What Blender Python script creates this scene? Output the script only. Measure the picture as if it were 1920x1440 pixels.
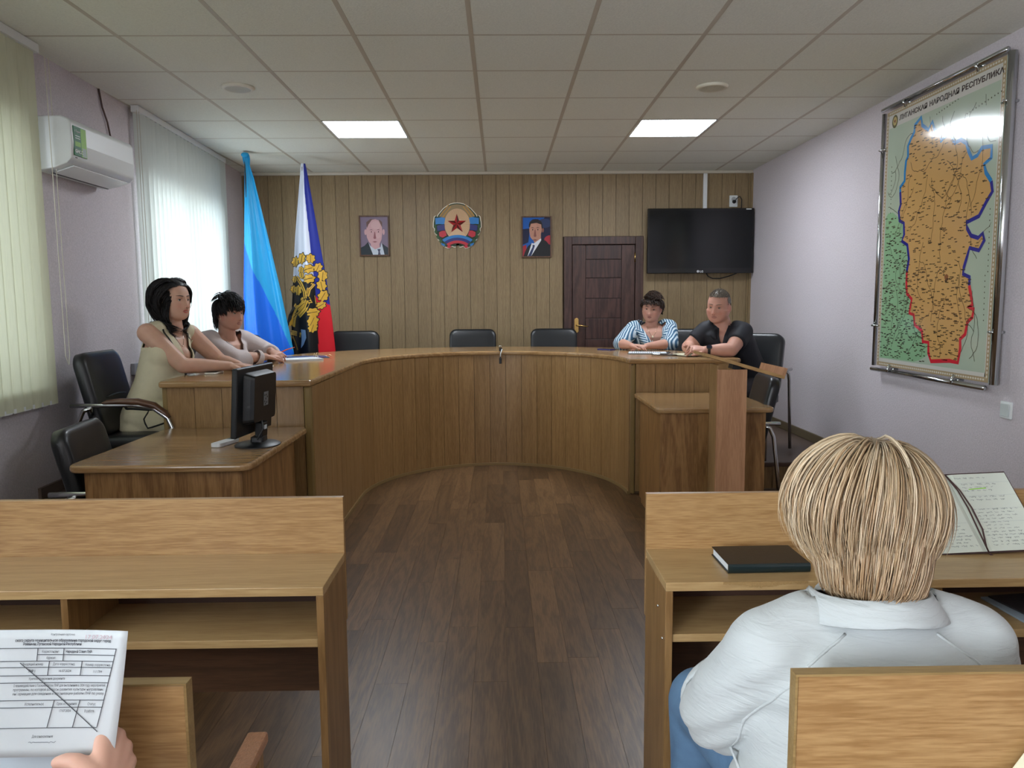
import bpy, bmesh, math, random
import numpy as np
from mathutils import Vector, Matrix, Euler, noise
from mathutils.bvhtree import BVHTree
PI = math.pi
sc = bpy.context.scene
for o in list(bpy.data.objects): bpy.data.objects.remove(o)
COL = sc.collection

# ------------------------------------------------------------------ camera, sky, lights, exposure
CAM_H = 1.42; YAW = .01466; PIT = -.10607; ROL = -.00755
CEIL = CAM_H + 1.3717
def look_axes():
    cy, sy, cp, sp = math.cos(YAW), math.sin(YAW), math.cos(PIT), math.sin(PIT)
    f = Vector((sy*cp, cy*cp, sp)); r = Vector((cy, -sy, 0)); u = r.cross(f)
    return r*math.cos(ROL)+u*math.sin(ROL), -r*math.sin(ROL)+u*math.cos(ROL), f
_r, _u, _f = look_axes()
cam = bpy.data.cameras.new('camera'); camo = bpy.data.objects.new('camera', cam); COL.objects.link(camo)
cam.sensor_fit = 'HORIZONTAL'; cam.sensor_width = 36; cam.lens = 1418/1920*36; cam.clip_start = .05
M = Matrix((_r, _u, -_f)).transposed().to_4x4(); M.translation = (0, 0, CAM_H)
camo.matrix_world = M; sc.camera = camo
w = bpy.data.worlds.new('daylight'); sc.world = w; w.use_nodes = True
bg = w.node_tree.nodes['Background']; bg.inputs[0].default_value = (.78, .90, 1, 1); bg.inputs[1].default_value = 2.0
sc.view_settings.view_transform = 'Standard'; sc.view_settings.look = 'None'
sc.view_settings.exposure = 0.2; sc.view_settings.gamma = 1; sc.view_settings.use_curve_mapping = False
def area(name, loc, direction, sx, sy, power, color):
    l = bpy.data.lights.new(name, 'AREA'); l.shape = 'RECTANGLE'; l.size = sx; l.size_y = sy; l.energy = power; l.color = color
    o = bpy.data.objects.new(name, l); COL.objects.link(o); o.location = loc
    o.rotation_euler = Vector(direction).to_track_quat('-Z', 'Y').to_euler()
    return o
DAY = (.86, .94, 1.0)
# daylight standing outside each window of the left wall
area('window_daylight', (-3.05, 6.33, 1.70), (1, 0, .05), 1.7, 1.9, 62, DAY)
area('window_daylight', (-3.0, 3.2, 1.70), (1, 0, .05), 1.7, 1.7, 34, DAY)
area('window_daylight', (-2.6, 0.2, 1.65), (1, .1, .12), 1.7, 1.7, 55, DAY)
area('window_daylight', (-2.5, -2.2, 1.65), (1, .1, .12), 1.7, 1.7, 430, DAY)

# ------------------------------------------------------------------ materials
def lin(c):
    return tuple((x/12.92 if x <= .04045 else ((x+.055)/1.055)**2.4) for x in [v/255 for v in c])+(1,)
MATS = {}
def mat(name, rgb, rough=.6, metal=0, spec=.5, bump=0, bscale=200, var=0, vscale=6, coat=0, sheen=0):
    if name in MATS: return MATS[name]
    m = bpy.data.materials.new(name); m.use_nodes = True; nt = m.node_tree; b = nt.nodes['Principled BSDF']
    c = lin(rgb); b.inputs['Base Color'].default_value = c; b.inputs['Roughness'].default_value = rough
    b.inputs['Metallic'].default_value = metal; b.inputs['Specular IOR Level'].default_value = spec
    b.inputs['Coat Weight'].default_value = coat; b.inputs['Coat Roughness'].default_value = .1
    b.inputs['Sheen Weight'].default_value = sheen
    if bump or var:
        tc = nt.nodes.new('ShaderNodeTexCoord')
    if var:
        n = nt.nodes.new('ShaderNodeTexNoise'); n.inputs['Scale'].default_value = vscale; n.inputs['Detail'].default_value = 4
        nt.links.new(tc.outputs['Object'], n.inputs['Vector'])
        r = nt.nodes.new('ShaderNodeValToRGB'); r.color_ramp.elements[0].position = .3; r.color_ramp.elements[1].position = .7
        r.color_ramp.elements[0].color = tuple(x*(1-var) for x in c[:3])+(1,); r.color_ramp.elements[1].color = tuple(min(1, x*(1+var)) for x in c[:3])+(1,)
        nt.links.new(n.outputs['Fac'], r.inputs['Fac']); nt.links.new(r.outputs['Color'], b.inputs['Base Color'])
    if bump:
        n = nt.nodes.new('ShaderNodeTexNoise'); n.inputs['Scale'].default_value = bscale; n.inputs['Detail'].default_value = 3
        nt.links.new(tc.outputs['Object'], n.inputs['Vector'])
        p = nt.nodes.new('ShaderNodeBump'); p.inputs['Strength'].default_value = bump; p.inputs['Distance'].default_value = .003
        nt.links.new(n.outputs['Fac'], p.inputs['Height']); nt.links.new(p.outputs['Normal'], b.inputs['Normal'])
    MATS[name] = m; return m
def wood(name, light, dark, axis=2, rough=.35, stretch=14, scale=9, fine=90, tint=.0, coat=0, figure=.5):
    """wood print: long fibres along one axis, a broad figure and fine pores; tint lets each piece differ a little"""
    if name in MATS: return MATS[name]
    m = bpy.data.materials.new(name); m.use_nodes = True; nt = m.node_tree; N = nt.nodes.new; L = nt.links.new
    b = nt.nodes['Principled BSDF']; b.inputs['Roughness'].default_value = rough; b.inputs['Coat Weight'].default_value = coat; b.inputs['Coat Roughness'].default_value = .12
    tc = N('ShaderNodeTexCoord'); oi = N('ShaderNodeObjectInfo')
    mulr = N('ShaderNodeVectorMath'); mulr.operation = 'SCALE'; mulr.inputs[0].default_value = (7.3, 3.1, 5.7); L(oi.outputs['Random'], mulr.inputs['Scale'])
    add = N('ShaderNodeVectorMath'); L(tc.outputs['Object'], add.inputs[0]); L(mulr.outputs[0], add.inputs[1])
    mp = N('ShaderNodeMapping'); s = [1, 1, 1]; s[axis] = 1/stretch; mp.inputs['Scale'].default_value = s; L(add.outputs[0], mp.inputs['Vector'])
    n1 = N('ShaderNodeTexNoise'); n1.inputs['Scale'].default_value = scale; n1.inputs['Detail'].default_value = 3; n1.inputs['Distortion'].default_value = .4; L(mp.outputs[0], n1.inputs['Vector'])
    mu = N('ShaderNodeMath'); mu.operation = 'MULTIPLY'; mu.inputs[1].default_value = 14; L(n1.outputs['Fac'], mu.inputs[0])
    fr = N('ShaderNodeMath'); fr.operation = 'PINGPONG'; fr.inputs[1].default_value = 1; L(mu.outputs[0], fr.inputs[0])
    mp2 = N('ShaderNodeMapping'); s2 = [1, 1, 1]; s2[axis] = .07; mp2.inputs['Scale'].default_value = s2; L(add.outputs[0], mp2.inputs['Vector'])
    n2 = N('ShaderNodeTexNoise'); n2.inputs['Scale'].default_value = fine*3; n2.inputs['Detail'].default_value = 2; L(mp2.outputs[0], n2.inputs['Vector'])
    mx = N('ShaderNodeMix'); mx.data_type = 'FLOAT'; mx.inputs[0].default_value = 1-figure; L(fr.outputs[0], mx.inputs[2]); L(n2.outputs['Fac'], mx.inputs[3])
    r = N('ShaderNodeValToRGB'); r.color_ramp.elements[0].position = .34; r.color_ramp.elements[1].position = .66
    r.color_ramp.elements[0].color = lin(dark); r.color_ramp.elements[1].color = lin(light); L(mx.outputs[0], r.inputs['Fac'])
    hs = N('ShaderNodeHueSaturation'); ml = N('ShaderNodeMath'); ml.operation = 'MULTIPLY_ADD'; ml.inputs[1].default_value = 2*tint; ml.inputs[2].default_value = 1-tint
    L(oi.outputs['Random'], ml.inputs[0]); L(ml.outputs[0], hs.inputs['Value']); L(r.outputs['Color'], hs.inputs['Color']); L(hs.outputs['Color'], b.inputs['Base Color'])
    bp = N('ShaderNodeBump'); bp.inputs['Strength'].default_value = .12; bp.inputs['Distance'].default_value = .001; L(n2.outputs['Fac'], bp.inputs['Height']); L(bp.outputs['Normal'], b.inputs['Normal'])
    MATS[name] = m; return m
def emit(name, rgb, strength):
    m = bpy.data.materials.new(name); m.use_nodes = True; b = m.node_tree.nodes['Principled BSDF']
    b.inputs['Base Color'].default_value = lin(rgb); b.inputs['Emission Color'].default_value = lin(rgb); b.inputs['Emission Strength'].default_value = strength
    MATS[name] = m; return m
def attr_mat(name, rough=.55, attr='tone', sss=0, bump=0, bscale=60, spec=.4, aniso=None):
    """colour comes from the colour attribute of the mesh (skin, hair, printed cloth)"""
    if name in MATS: return MATS[name]
    m = bpy.data.materials.new(name); m.use_nodes = True; nt = m.node_tree; b = nt.nodes['Principled BSDF']
    a = nt.nodes.new('ShaderNodeVertexColor'); a.layer_name = attr; nt.links.new(a.outputs['Color'], b.inputs['Base Color'])
    b.inputs['Roughness'].default_value = rough; b.inputs['Specular IOR Level'].default_value = spec
    if sss:
        b.inputs['Subsurface Weight'].default_value = sss; b.inputs['Subsurface Radius'].default_value = (.01, .004, .002); b.inputs['Subsurface Scale'].default_value = 1
    if bump:
        tc = nt.nodes.new('ShaderNodeTexCoord'); n = nt.nodes.new('ShaderNodeTexNoise'); n.inputs['Scale'].default_value = bscale; nt.links.new(tc.outputs['Object'], n.inputs['Vector'])
        p = nt.nodes.new('ShaderNodeBump'); p.inputs['Strength'].default_value = bump; p.inputs['Distance'].default_value = .004
        nt.links.new(n.outputs['Fac'], p.inputs['Height']); nt.links.new(p.outputs['Normal'], b.inputs['Normal'])
    MATS[name] = m; return m

# ------------------------------------------------------------------ geometry helpers
class G:
    """collects pieces of one mesh"""
    def __init__(s): s.V = []; s.F = []; s.I = []; s.m = 0
    def add(s, V, F):
        k = len(s.V); s.V += [tuple(v) for v in V]
        for f in F: s.F.append([i+k for i in f]); s.I.append(s.m)
        return s
    def box(s, x0, x1, y0, y1, z0, z1, T=None):
        V = [Vector(p) for p in ((x0,y0,z0),(x1,y0,z0),(x1,y1,z0),(x0,y1,z0),(x0,y0,z1),(x1,y0,z1),(x1,y1,z1),(x0,y1,z1))]
        if T: V = [T @ v for v in V]
        return s.add(V, [(3,2,1,0),(4,5,6,7),(0,1,5,4),(1,2,6,5),(2,3,7,6),(3,0,4,7)])
    def prism(s, P, z0, z1, T=None, plane='xy'):
        n = len(P)
        def q(p, z):
            v = Vector((p[0], p[1], z)) if plane == 'xy' else (Vector((p[0], z, p[1])) if plane == 'xz' else Vector((z, p[0], p[1])))
            return T @ v if T else v
        V = [q(p, z0) for p in P]+[q(p, z1) for p in P]
        return s.add(V, [list(range(n))[::-1], list(range(n, 2*n))]+[(i, (i+1) % n, n+(i+1) % n, n+i) for i in range(n)])
    def loft(s, rings, cap=True, closed=True):
        n = len(rings[0]); V = [p for r in rings for p in r]; F = []
        for j in range(len(rings)-1):
            for i in range(n if closed else n-1):
                a, b = j*n+i, j*n+(i+1) % n
                F.append((a, b, b+n, a+n))
        if cap: F.append(list(range(n))[::-1]); F.append(list(range((len(rings)-1)*n, len(rings)*n)))
        return s.add(V, F)
    def tube(s, P, r, n=8, cap=True, flat=1, up=None):
        P = [Vector(p) for p in P]; k = len(P); R = [r]*k if not hasattr(r, '__len__') else r
        rings = []; nrm = None
        for i in range(k):
            t = (P[min(i+1, k-1)]-P[max(i-1, 0)]).normalized()
            if nrm is None:
                a = Vector(up) if up else (Vector((0,0,1)) if abs(t.z) < .9 else Vector((1,0,0)))
                nrm = (a-t*a.dot(t)).normalized()
            else:
                nrm = nrm-t*nrm.dot(t); nrm = nrm.normalized() if nrm.length > 1e-6 else t.orthogonal().normalized()
            b = t.cross(nrm)
            rings.append([P[i]+(nrm*math.cos(2*PI*j/n)*flat+b*math.sin(2*PI*j/n))*R[i] for j in range(n)])
        return s.loft(rings, cap)
    def sphere(s, c, r, nu=16, nv=10, T=None):
        r = (r, r, r) if not hasattr(r, '__len__') else r; V = []; F = []
        for j in range(1, nv):
            for i in range(nu):
                a, b = 2*PI*i/nu, PI*j/nv
                V.append(Vector((r[0]*math.cos(a)*math.sin(b), r[1]*math.sin(a)*math.sin(b), r[2]*math.cos(b))))
        V += [Vector((0,0,r[2])), Vector((0,0,-r[2]))]
        for j in range(nv-2):
            for i in range(nu):
                F.append((j*nu+i, (j+1)*nu+i, (j+1)*nu+(i+1) % nu, j*nu+(i+1) % nu))
        t, b = len(V)-2, len(V)-1
        for i in range(nu): F.append((t, i, (i+1) % nu)); F.append((b, (nv-2)*nu+(i+1) % nu, (nv-2)*nu+i))
        V = [(T @ v if T else v)+Vector(c) for v in V]
        return s.add(V, F)
    def lathe(s, prof, c=(0,0,0), n=24, T=None):
        rings = [[(T @ Vector((r*math.cos(2*PI*i/n), r*math.sin(2*PI*i/n), z)) if T else Vector((r*math.cos(2*PI*i/n), r*math.sin(2*PI*i/n), z)))+Vector(c) for i in range(n)] for r, z in prof]
        return s.loft(rings)
    def flatpoly(s, P, f):
        return s.add([f(*p) for p in P], [list(range(len(P)))])
    def obj(s, name, mats, parent=None, smooth=False, bevel=0, seg=2, angle=.6, fix=True):
        me = bpy.data.meshes.new(name); me.from_pydata(s.V, [], s.F)
        for m in (mats if isinstance(mats, (list, tuple)) else [mats]): me.materials.append(m)
        me.polygons.foreach_set('material_index', s.I)
        if fix:
            bm = bmesh.new(); bm.from_mesh(me); bmesh.ops.recalc_face_normals(bm, faces=bm.faces); bm.to_mesh(me); bm.free()
        if smooth: me.polygons.foreach_set('use_smooth', [True]*len(me.polygons))
        o = bpy.data.objects.new(name, me); COL.objects.link(o)
        if smooth == 'auto': 
            me.set_sharp_from_angle(angle=angle)
        if bevel:
            b = o.modifiers.new('edge', 'BEVEL'); b.width = bevel; b.segments = seg; b.limit_method = 'ANGLE'; b.angle_limit = .5
        if parent: attach(o, parent)
        return o
def attach(o, p):
    o.parent = p
    o.matrix_parent_inverse = wmat(p).inverted()
def wmat(o):
    m = o.matrix_basis.copy()
    if o.parent: m = wmat(o.parent) @ o.matrix_parent_inverse @ m
    return m
def thing(name, label, cat, loc=(0,0,0), rz=0, group=None):
    o = bpy.data.objects.new(name, None); COL.objects.link(o); o.location = loc; o.rotation_euler = (0,0,rz); o.empty_display_size = .05
    return tag(o, label, cat, group)
def tag(o, label, cat, group=None):
    o['label'] = label; o['category'] = cat
    if group: o['group'] = group
    return o
def structure(o): o['kind'] = 'structure'; return o
def stuff(o): o['kind'] = 'stuff'; return o
def copy_tree(o, parent=None):
    c = o.copy(); COL.objects.link(c)
    if parent: c.parent = parent
    for ch in list(o.children): copy_tree(ch, c)
    return c
def text(name, s, size, T, m, parent, depth=.0006, align='LEFT', bold=0, sx=1):
    cu = bpy.data.curves.new(name, 'FONT'); cu.body = s; cu.size = size; cu.extrude = depth; cu.align_x = align; cu.offset = bold; cu.resolution_u = 2
    t = bpy.data.objects.new(name, cu); COL.objects.link(t)
    dg = bpy.context.evaluated_depsgraph_get(); me = bpy.data.meshes.new_from_object(t.evaluated_get(dg)); bpy.data.objects.remove(t)
    me.transform(T @ Matrix.Diagonal((sx, 1, 1, 1))); me.materials.clear(); me.materials.append(m)
    o = bpy.data.objects.new(name, me); COL.objects.link(o)
    if parent: attach(o, parent)
    return o
def frame_T(origin, ex, ey):
    ex = Vector(ex).normalized(); ey = Vector(ey).normalized(); ez = ex.cross(ey)
    m = Matrix((ex, ey, ez)).transposed().to_4x4(); m.translation = origin; return m
def arc(cx, cy, rx, ry, a0, a1, n, e=2):
    out = []
    for i in range(n+1):
        a = a0+(a1-a0)*i/n; c, s = math.cos(a), math.sin(a)
        out.append((cx+rx*math.copysign(abs(c)**(2/e), c), cy+ry*math.copysign(abs(s)**(2/e), s)))
    return out
def rrect(x0, x1, y0, y1, r, n=4):
    P = []
    for cx, cy, a in ((x1-r, y1-r, 0), (x0+r, y1-r, PI/2), (x0+r, y0+r, PI), (x1-r, y0+r, 1.5*PI)):
        P += [(cx+r*math.cos(a+PI/2*i/n), cy+r*math.sin(a+PI/2*i/n)) for i in range(n+1)]
    return P
# ------------------------------------------------------------------ the room
XR, YB, YF = 2.655, 8.07, -3.2
DAIS = .228
def xl(y): return -2.49-.047*(y-4.2)         # the left wall runs slightly askew
plaster = mat('pink_wallpaper', (208, 200, 205), .75, bump=1.0, bscale=150, var=.10, vscale=110)
ceil_m = mat('mineral_tile', (230, 231, 220), .9, bump=.5, bscale=90, var=.05, vscale=120)
grid_m = mat('ceiling_grid_paint', (194, 186, 170), .55)
brown = mat('brown_skirting', (88, 70, 56), .45)
cream = mat('cream_plastic', (226, 222, 206), .4)
white_p = mat('white_plastic', (226, 230, 230), .35)
dark_p = mat('black_plastic', (22, 24, 28), .4)
chrome = mat('chrome', (205, 208, 210), .16, metal=1)
W_OAK = dict(light=(176, 138, 92), dark=(146, 108, 66))
# floor
floor_m = wood('floor_print', (112, 84, 56), (84, 61, 40), axis=1, rough=.36, stretch=9, scale=8, fine=60, tint=.27, figure=.28)
fl = structure(G().box(-3.0, 3.0, YF-.1, YB+.1, -.12, -.006).obj('floor', floor_m))
rng = random.Random(5)
pl = None
W_, L_ = .1242, 1.042
g = G().box(0, W_-.0009, 0, L_-.0009, -.006, 0)
for r in range(-11, 11):
    off = (rng.random() if r not in (-1, 0, 1, -3) else {-1: .47, 0: .93, 1: .61, -3: .8}[r])*L_
    for k in range(0, 8):
        y0 = .15-L_+off+k*L_
        if y0 > 6.7: continue
        if pl is None: pl = g.obj('plank', floor_m, fl, bevel=0); o = pl
        else: o = pl.copy(); COL.objects.link(o)
        o.location = (.0115+r*W_, y0, 0)
# ceiling
ce = structure(G().box(-3.0, 3.0, YF-.1, YB+.1, CEIL+.02, CEIL+.12).obj('ceiling', ceil_m))
X0, Y0, TS = -.1368, 4.044, .6
panels = {(-2, 3), (2, 3)}
rows = range(-7, 7); cols = range(-5, 5)
tile = None
g = G().box(.01, .59, .01, .59, -.003, .012)
for c in cols:
    for r in rows:
        if (c, r) in panels: continue
        if tile is None: tile = g.obj('ceiling_tile', ceil_m, ce, bevel=0); o = tile
        else: o = tile.copy(); COL.objects.link(o)
        o.location = (X0+c*TS, Y0+r*TS, CEIL)
bar = None
for c in range(-4, 5):
    o = G().box(-.012, .012, YF, YB, -.004, .014).obj('main_runner', grid_m, ce) if bar is None else bar.copy()
    if bar is None: bar = o
    else: COL.objects.link(o)
    o.location = (X0+c*TS, 0, CEIL)
bar = None
for r in range(-7, 7):
    o = G().box(-2.75, XR, -.008, .008, -.003, .014).obj('cross_tee', grid_m, ce) if bar is None else bar.copy()
    if bar is None: bar = o
    else: COL.objects.link(o)
    o.location = (0, Y0+r*TS, CEIL)
lamp_m = emit('led_diffuser', (238, 246, 255), 31.0)
for i, (c, r) in enumerate(sorted(panels)):
    x, y = X0+c*TS, Y0+r*TS
    t = thing('ceiling_light', 'square white ceiling light panel '+('nearer the flags' if c < 0 else 'nearer the television'), 'ceiling light', (x+.3, y+.3, CEIL), 0, 'light panels in the ceiling')
    g = G()
    for a, b in ((0, 1), (1, 1), (0, 0), (1, 0)):
        e0, e1 = (.006, .02) if a == 0 else (.58, .594)
        if b: g.box(x+e0, x+e1, y+.006, y+.594, CEIL-.006, CEIL+.015)
        else: g.box(x+.006, x+.594, y+e0, y+e1, CEIL-.006, CEIL+.015)
    g.obj('frame', white_p, t)
    G().box(x+.018, x+.582, y+.018, y+.582, CEIL-.003, CEIL+.01).obj('diffuser', lamp_m, t)
for i, (x, y) in enumerate(((-1.64, 4.96), (1.365, 4.98))):
    t = thing('ceiling_speaker', ['round cream ceiling speaker nearer the air conditioner', 'round cream ceiling speaker nearer the wall map'][i], 'speaker', (x, y, CEIL), 0, 'round speakers in the ceiling')
    G().lathe([(.075, .0), (.1, 0), (.102, -.006), (.09, -.016), (.078, -.018), (.075, -.012)], (x, y, CEIL-.003), 32).obj('rim', cream, t, smooth=True)
    G().lathe([(.001, -.014), (.079, -.011), (.079, 0), (.001, 0)], (x, y, CEIL-.003), 32).obj('grille', mat('grille_grey', (150, 148, 132), .6), t, smooth=True)
    g = G()
    for k in range(-8, 9):
        h = math.sqrt(max(0, .077**2-(k*.009)**2))
        g.box(x+k*.009-.0025, x+k*.009+.0025, y-h, y+h, CEIL-.021, CEIL-.014)
    g.obj('rib', cream, t)
# right wall and rear wall
structure(G().box(-3.0, 3.0, YB+.2, YB+.3, -.1, CEIL+.1).obj('wall_light_block', brown))  # added unseen slab, keeps outside light from showing in the door gap
structure(G().box(XR, XR+.15, YF-.1, YB+.1, -.1, CEIL+.1).obj('wall_right', plaster))
structure(G().box(-3.0, 3.0, YF-.15, YF, -.1, CEIL+.1).obj('wall_rear', plaster))
# left wall with window openings, askew
def wl(y, z, d=0): return Vector((xl(y)-d, y, z))
wins = [(-3.0, -1.4, .95, 2.3), (-.6, 1.0, .95, 2.3), (2.35, 4.05, 1.0, 2.35), (5.48, 7.18, 1.0, 2.3)]
g = G()
def wall_piece(y0, y1, z0, z1):
    V = [wl(y0, z0), wl(y1, z0), wl(y1, z1), wl(y0, z1), wl(y0, z0, .3), wl(y1, z0, .3), wl(y1, z1, .3), wl(y0, z1, .3)]
    g.add(V, [(0,1,2,3),(7,6,5,4),(0,4,5,1),(1,5,6,2),(2,6,7,3),(3,7,4,0)])
ys = [YF]+[v for a in wins for v in a[:2]]+[YB+.1]
for i in range(0, len(ys), 2): wall_piece(ys[i], ys[i+1], -.1, CEIL+.1)
for y0, y1, z0, z1 in wins: wall_piece(y0, y1, -.1, z0); wall_piece(y0, y1, z1, CEIL+.1)
structure(g.obj('wall_left', plaster))
glass = bpy.data.materials.new('window_glass'); glass.use_nodes = True; nt = glass.node_tree; nt.nodes.remove(nt.nodes['Principled BSDF'])
mx = nt.nodes.new('ShaderNodeMixShader'); mx.inputs[0].default_value = .06; a = nt.nodes.new('ShaderNodeBsdfTransparent'); b = nt.nodes.new('ShaderNodeBsdfGlossy'); b.inputs['Roughness'].default_value = .02
nt.links.new(a.outputs[0], mx.inputs[1]); nt.links.new(b.outputs[0], mx.inputs[2]); nt.links.new(mx.outputs[0], nt.nodes['Material Output'].inputs[0])
for i, (y0, y1, z0, z1) in enumerate(wins):
    f = G(); d0, d1 = .14, .2
    def bar_(a, b, c, d):
        V = [wl(a, c, d0), wl(b, c, d0), wl(b, d, d0), wl(a, d, d0), wl(a, c, d1), wl(b, c, d1), wl(b, d, d1), wl(a, d, d1)]
        f.add(V, [(0,1,2,3),(7,6,5,4),(0,4,5,1),(1,5,6,2),(2,6,7,3),(3,7,4,0)])
    bar_(y0, y1, z0, z0+.06); bar_(y0, y1, z1-.06, z1); bar_(y0, y0+.06, z0+.06, z1-.06); bar_(y1-.06, y1, z0+.06, z1-.06); ym = (y0+y1)/2; bar_(ym-.04, ym+.04, z0+.06, z1-.06)
    wo = structure(f.obj('window_%d' % (i+1), white_p))
    for a, b in ((y0+.06, ym-.04), (ym+.04, y1-.06)):
        G().add([wl(a, z0+.06, .17), wl(b, z0+.06, .17), wl(b, z1-.06, .17), wl(a, z1-.06, .17)], [(0,1,2,3)]).obj('pane', glass, wo)
    s = G(); V = [wl(y0-.04, z0-.03, -.05), wl(y1+.04, z0-.03, -.05), wl(y1+.04, z0, -.05), wl(y0-.04, z0, -.05), wl(y0-.04, z0-.03, .14), wl(y1+.04, z0-.03, .14), wl(y1+.04, z0, .14), wl(y0-.04, z0, .14)]
    s.add(V, [(0,1,2,3),(7,6,5,4),(0,4,5,1),(1,5,6,2),(2,6,7,3),(3,7,4,0)]).obj('window_sill', white_p, wo)
# back wall: MDF boards, each a piece
wb_m = mat('batten_brown', (70, 52, 34), .7)
board_m = wood('wall_board', (148, 127, 93), (129, 108, 77), axis=2, rough=.5, stretch=18, scale=10, fine=80, tint=.05, figure=.16)
DX0, DX1, DZ1 = .675, 1.515, 2.115
g = G(); g.box(-3.0, DX0+.02, YB+.012, YB+.2, -.1, CEIL+.1); g.box(DX1-.02, 3.0, YB+.012, YB+.2, -.1, CEIL+.1); g.box(DX0+.02, DX1-.02, YB+.012, YB+.2, DZ1-.02, CEIL+.1)
wb = structure(g.obj('wall_back', wb_m))
bw = .1395; boards = {}
x = -2.682
while x < XR-.02:
    x1 = min(x+bw, XR)-.0035
    zs = [(DAIS-.02, CEIL-.035)]
    a, b = x, x1
    if x1 > DX0 and x < DX1:
        if x < DX0-.03: G().box(x, DX0, YB, YB+.0115, DAIS-.02, DZ1).obj('board', board_m, wb)
        if x1 > DX1+.03: G().box(DX1, x1, YB, YB+.0115, DAIS-.02, DZ1).obj('board', board_m, wb)
        zs = [(DZ1, CEIL-.035)]
    key = (round(x1-x, 3), zs[0])
    if key in boards: o = boards[key].copy(); COL.objects.link(o)
    else: boards[key] = o = G().box(0, x1-x, YB, YB+.0115, *zs[0]).obj('board', board_m, wb)
    o.location.x = x
    x += bw
structure(G().box(-2.68, XR, YB-.025, YB+.012, CEIL-.035, CEIL-.004).obj('trim_1', mat('cornice_paint', (200, 192, 176), .5), bevel=.006))
structure(G().box(XR-.02, XR+.01, YB-.035, YB+.012, DAIS, CEIL-.035).obj('trim_2', board_m))
# dais: platform, nosing and boarded front on the right
dais_m = mat('brown_linoleum', (92, 76, 66), .42, var=.08, vscale=5)
g = G(); P = [(-2.62, YB), (XR, YB), (XR, 5.53), (.95, 5.53)]+arc(-.05, 5.55, 1.0, 1.08, 0, PI, 24)[1:-1]+[(-1.05, 5.5), (-1.05, 4.2), (-2.49, 4.2)]
g.prism([(a, b) for a, b in P], .0, DAIS-.001)
pf = structure(g.obj('floor_dais', dais_m))
G().box(1.78, XR, 5.495, 5.535, DAIS-.03, DAIS+.003).obj('trim_strip', mat('nosing_brown', (66, 46, 36), .4), pf, bevel=.006)
x = 1.6; first = None
fb_m = wood('dais_board', (128, 100, 62), (104, 78, 44), axis=2, rough=.5, tint=.06, figure=.3)
while x < XR:
    o = G().box(0, min(.137, XR-x-.001), 5.512, 5.53, .03, DAIS-.03).obj('board', fb_m, pf); o.location.x = x; x += .14
G().box(1.6, XR, 5.5, 5.53, 0, .03).obj('trim_strip', brown, pf)
# skirting
structure(G().box(XR-.016, XR, 5.53, YB, DAIS, DAIS+.075).obj('baseboard_right', mat('olive_skirting', (104, 92, 70), .45), bevel=.004))
structure(G().box(XR-.016, XR, YF, 5.53, 0, .075).obj('baseboard_right_lower', brown, bevel=.004))
# low brown plinth along the left wall, skirting on top of it
g = G(); g.add([Vector((xl(y)+d, y, z)) for y in (4.0, 7.9) for d in (0, .3) for z in (0, .395)], [(0,1,3,2),(4,6,7,5),(0,2,6,4),(1,5,7,3),(0,4,5,1),(2,3,7,6)])
structure(g.obj('trim_plinth', brown))
g = G(); g.add([Vector((xl(y)+d, y, z)) for y in (4.0, 7.9) for d in (0, .018) for z in (.395, .455)], [(0,1,3,2),(4,6,7,5),(0,2,6,4),(1,5,7,3),(0,4,5,1),(2,3,7,6)])
structure(g.obj('baseboard_left', mat('grey_brown_skirting', (104, 88, 78), .5)))
# door
dm = wood('dark_door_wood', (84, 58, 50), (58, 38, 33), axis=2, rough=.4, tint=.06, figure=.3)
dmh = wood('dark_door_panel', (80, 54, 48), (56, 37, 33), axis=2, rough=.38, tint=.1, figure=.4)
t = G(); FW = .085
t.box(DX0, DX0+FW, YB-.03, YB+.012, DAIS, DZ1); t.box(DX1-FW, DX1, YB-.03, YB+.012, DAIS, DZ1); t.box(DX0+FW, DX1-FW, YB-.03, YB+.012, DZ1-FW, DZ1)
dr = structure(t.obj('door_1', dm, bevel=.006))
lx0, lx1, lz1 = DX0+FW+.006, DX1-FW-.006, DZ1-FW-.006
G().box(lx0, lx1, YB+.004, YB+.04, DAIS+.005, lz1).obj('leaf', mat('door_groove', (34, 22, 18), .6), dr)
s0, s1 = lx0+.14, lx1-.14
G().box(lx0, s0-.003, YB-.012, YB+.006, DAIS+.005, lz1).obj('stile', dm, dr, bevel=.002)
G().box(s1+.003, lx1, YB-.012, YB+.006, DAIS+.005, lz1).obj('stile', dm, dr, bevel=.002)
zz = [lz1, lz1-.15, lz1-.345, lz1-.56, lz1-.77, lz1-.99, lz1-.99-.215, lz1-1.42, DAIS+.005]
for a, b in zip(zz[1:], zz): G().box(s0, s1, YB-.008, YB+.006, a+.005, b).obj('panel', dmh, dr, bevel=.002)
brass = mat('brass', (214, 180, 110), .25, metal=1)
h = G().prism(rrect(lx0+.02, lx0+.065, 1.105, 1.26, .018), YB-.02, YB-.011, plane='xz').obj('handle_plate', brass, dr, bevel=.002)
g = G(); g.tube([(lx0+.043, YB-.015, 1.185), (lx0+.043, YB-.05, 1.185), (lx0+.055, YB-.058, 1.184), (lx0+.11, YB-.056, 1.176), (lx0+.165, YB-.05, 1.172)], [.009, .009, .009, .008, .006], 8)
g.obj('handle', brass, dr, smooth=True)
G().tube([(lx1+.003, YB-.016, 1.845), (lx1+.003, YB-.016, 1.945)], .008, 8).obj('hinge', brass, dr, smooth=True)
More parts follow.
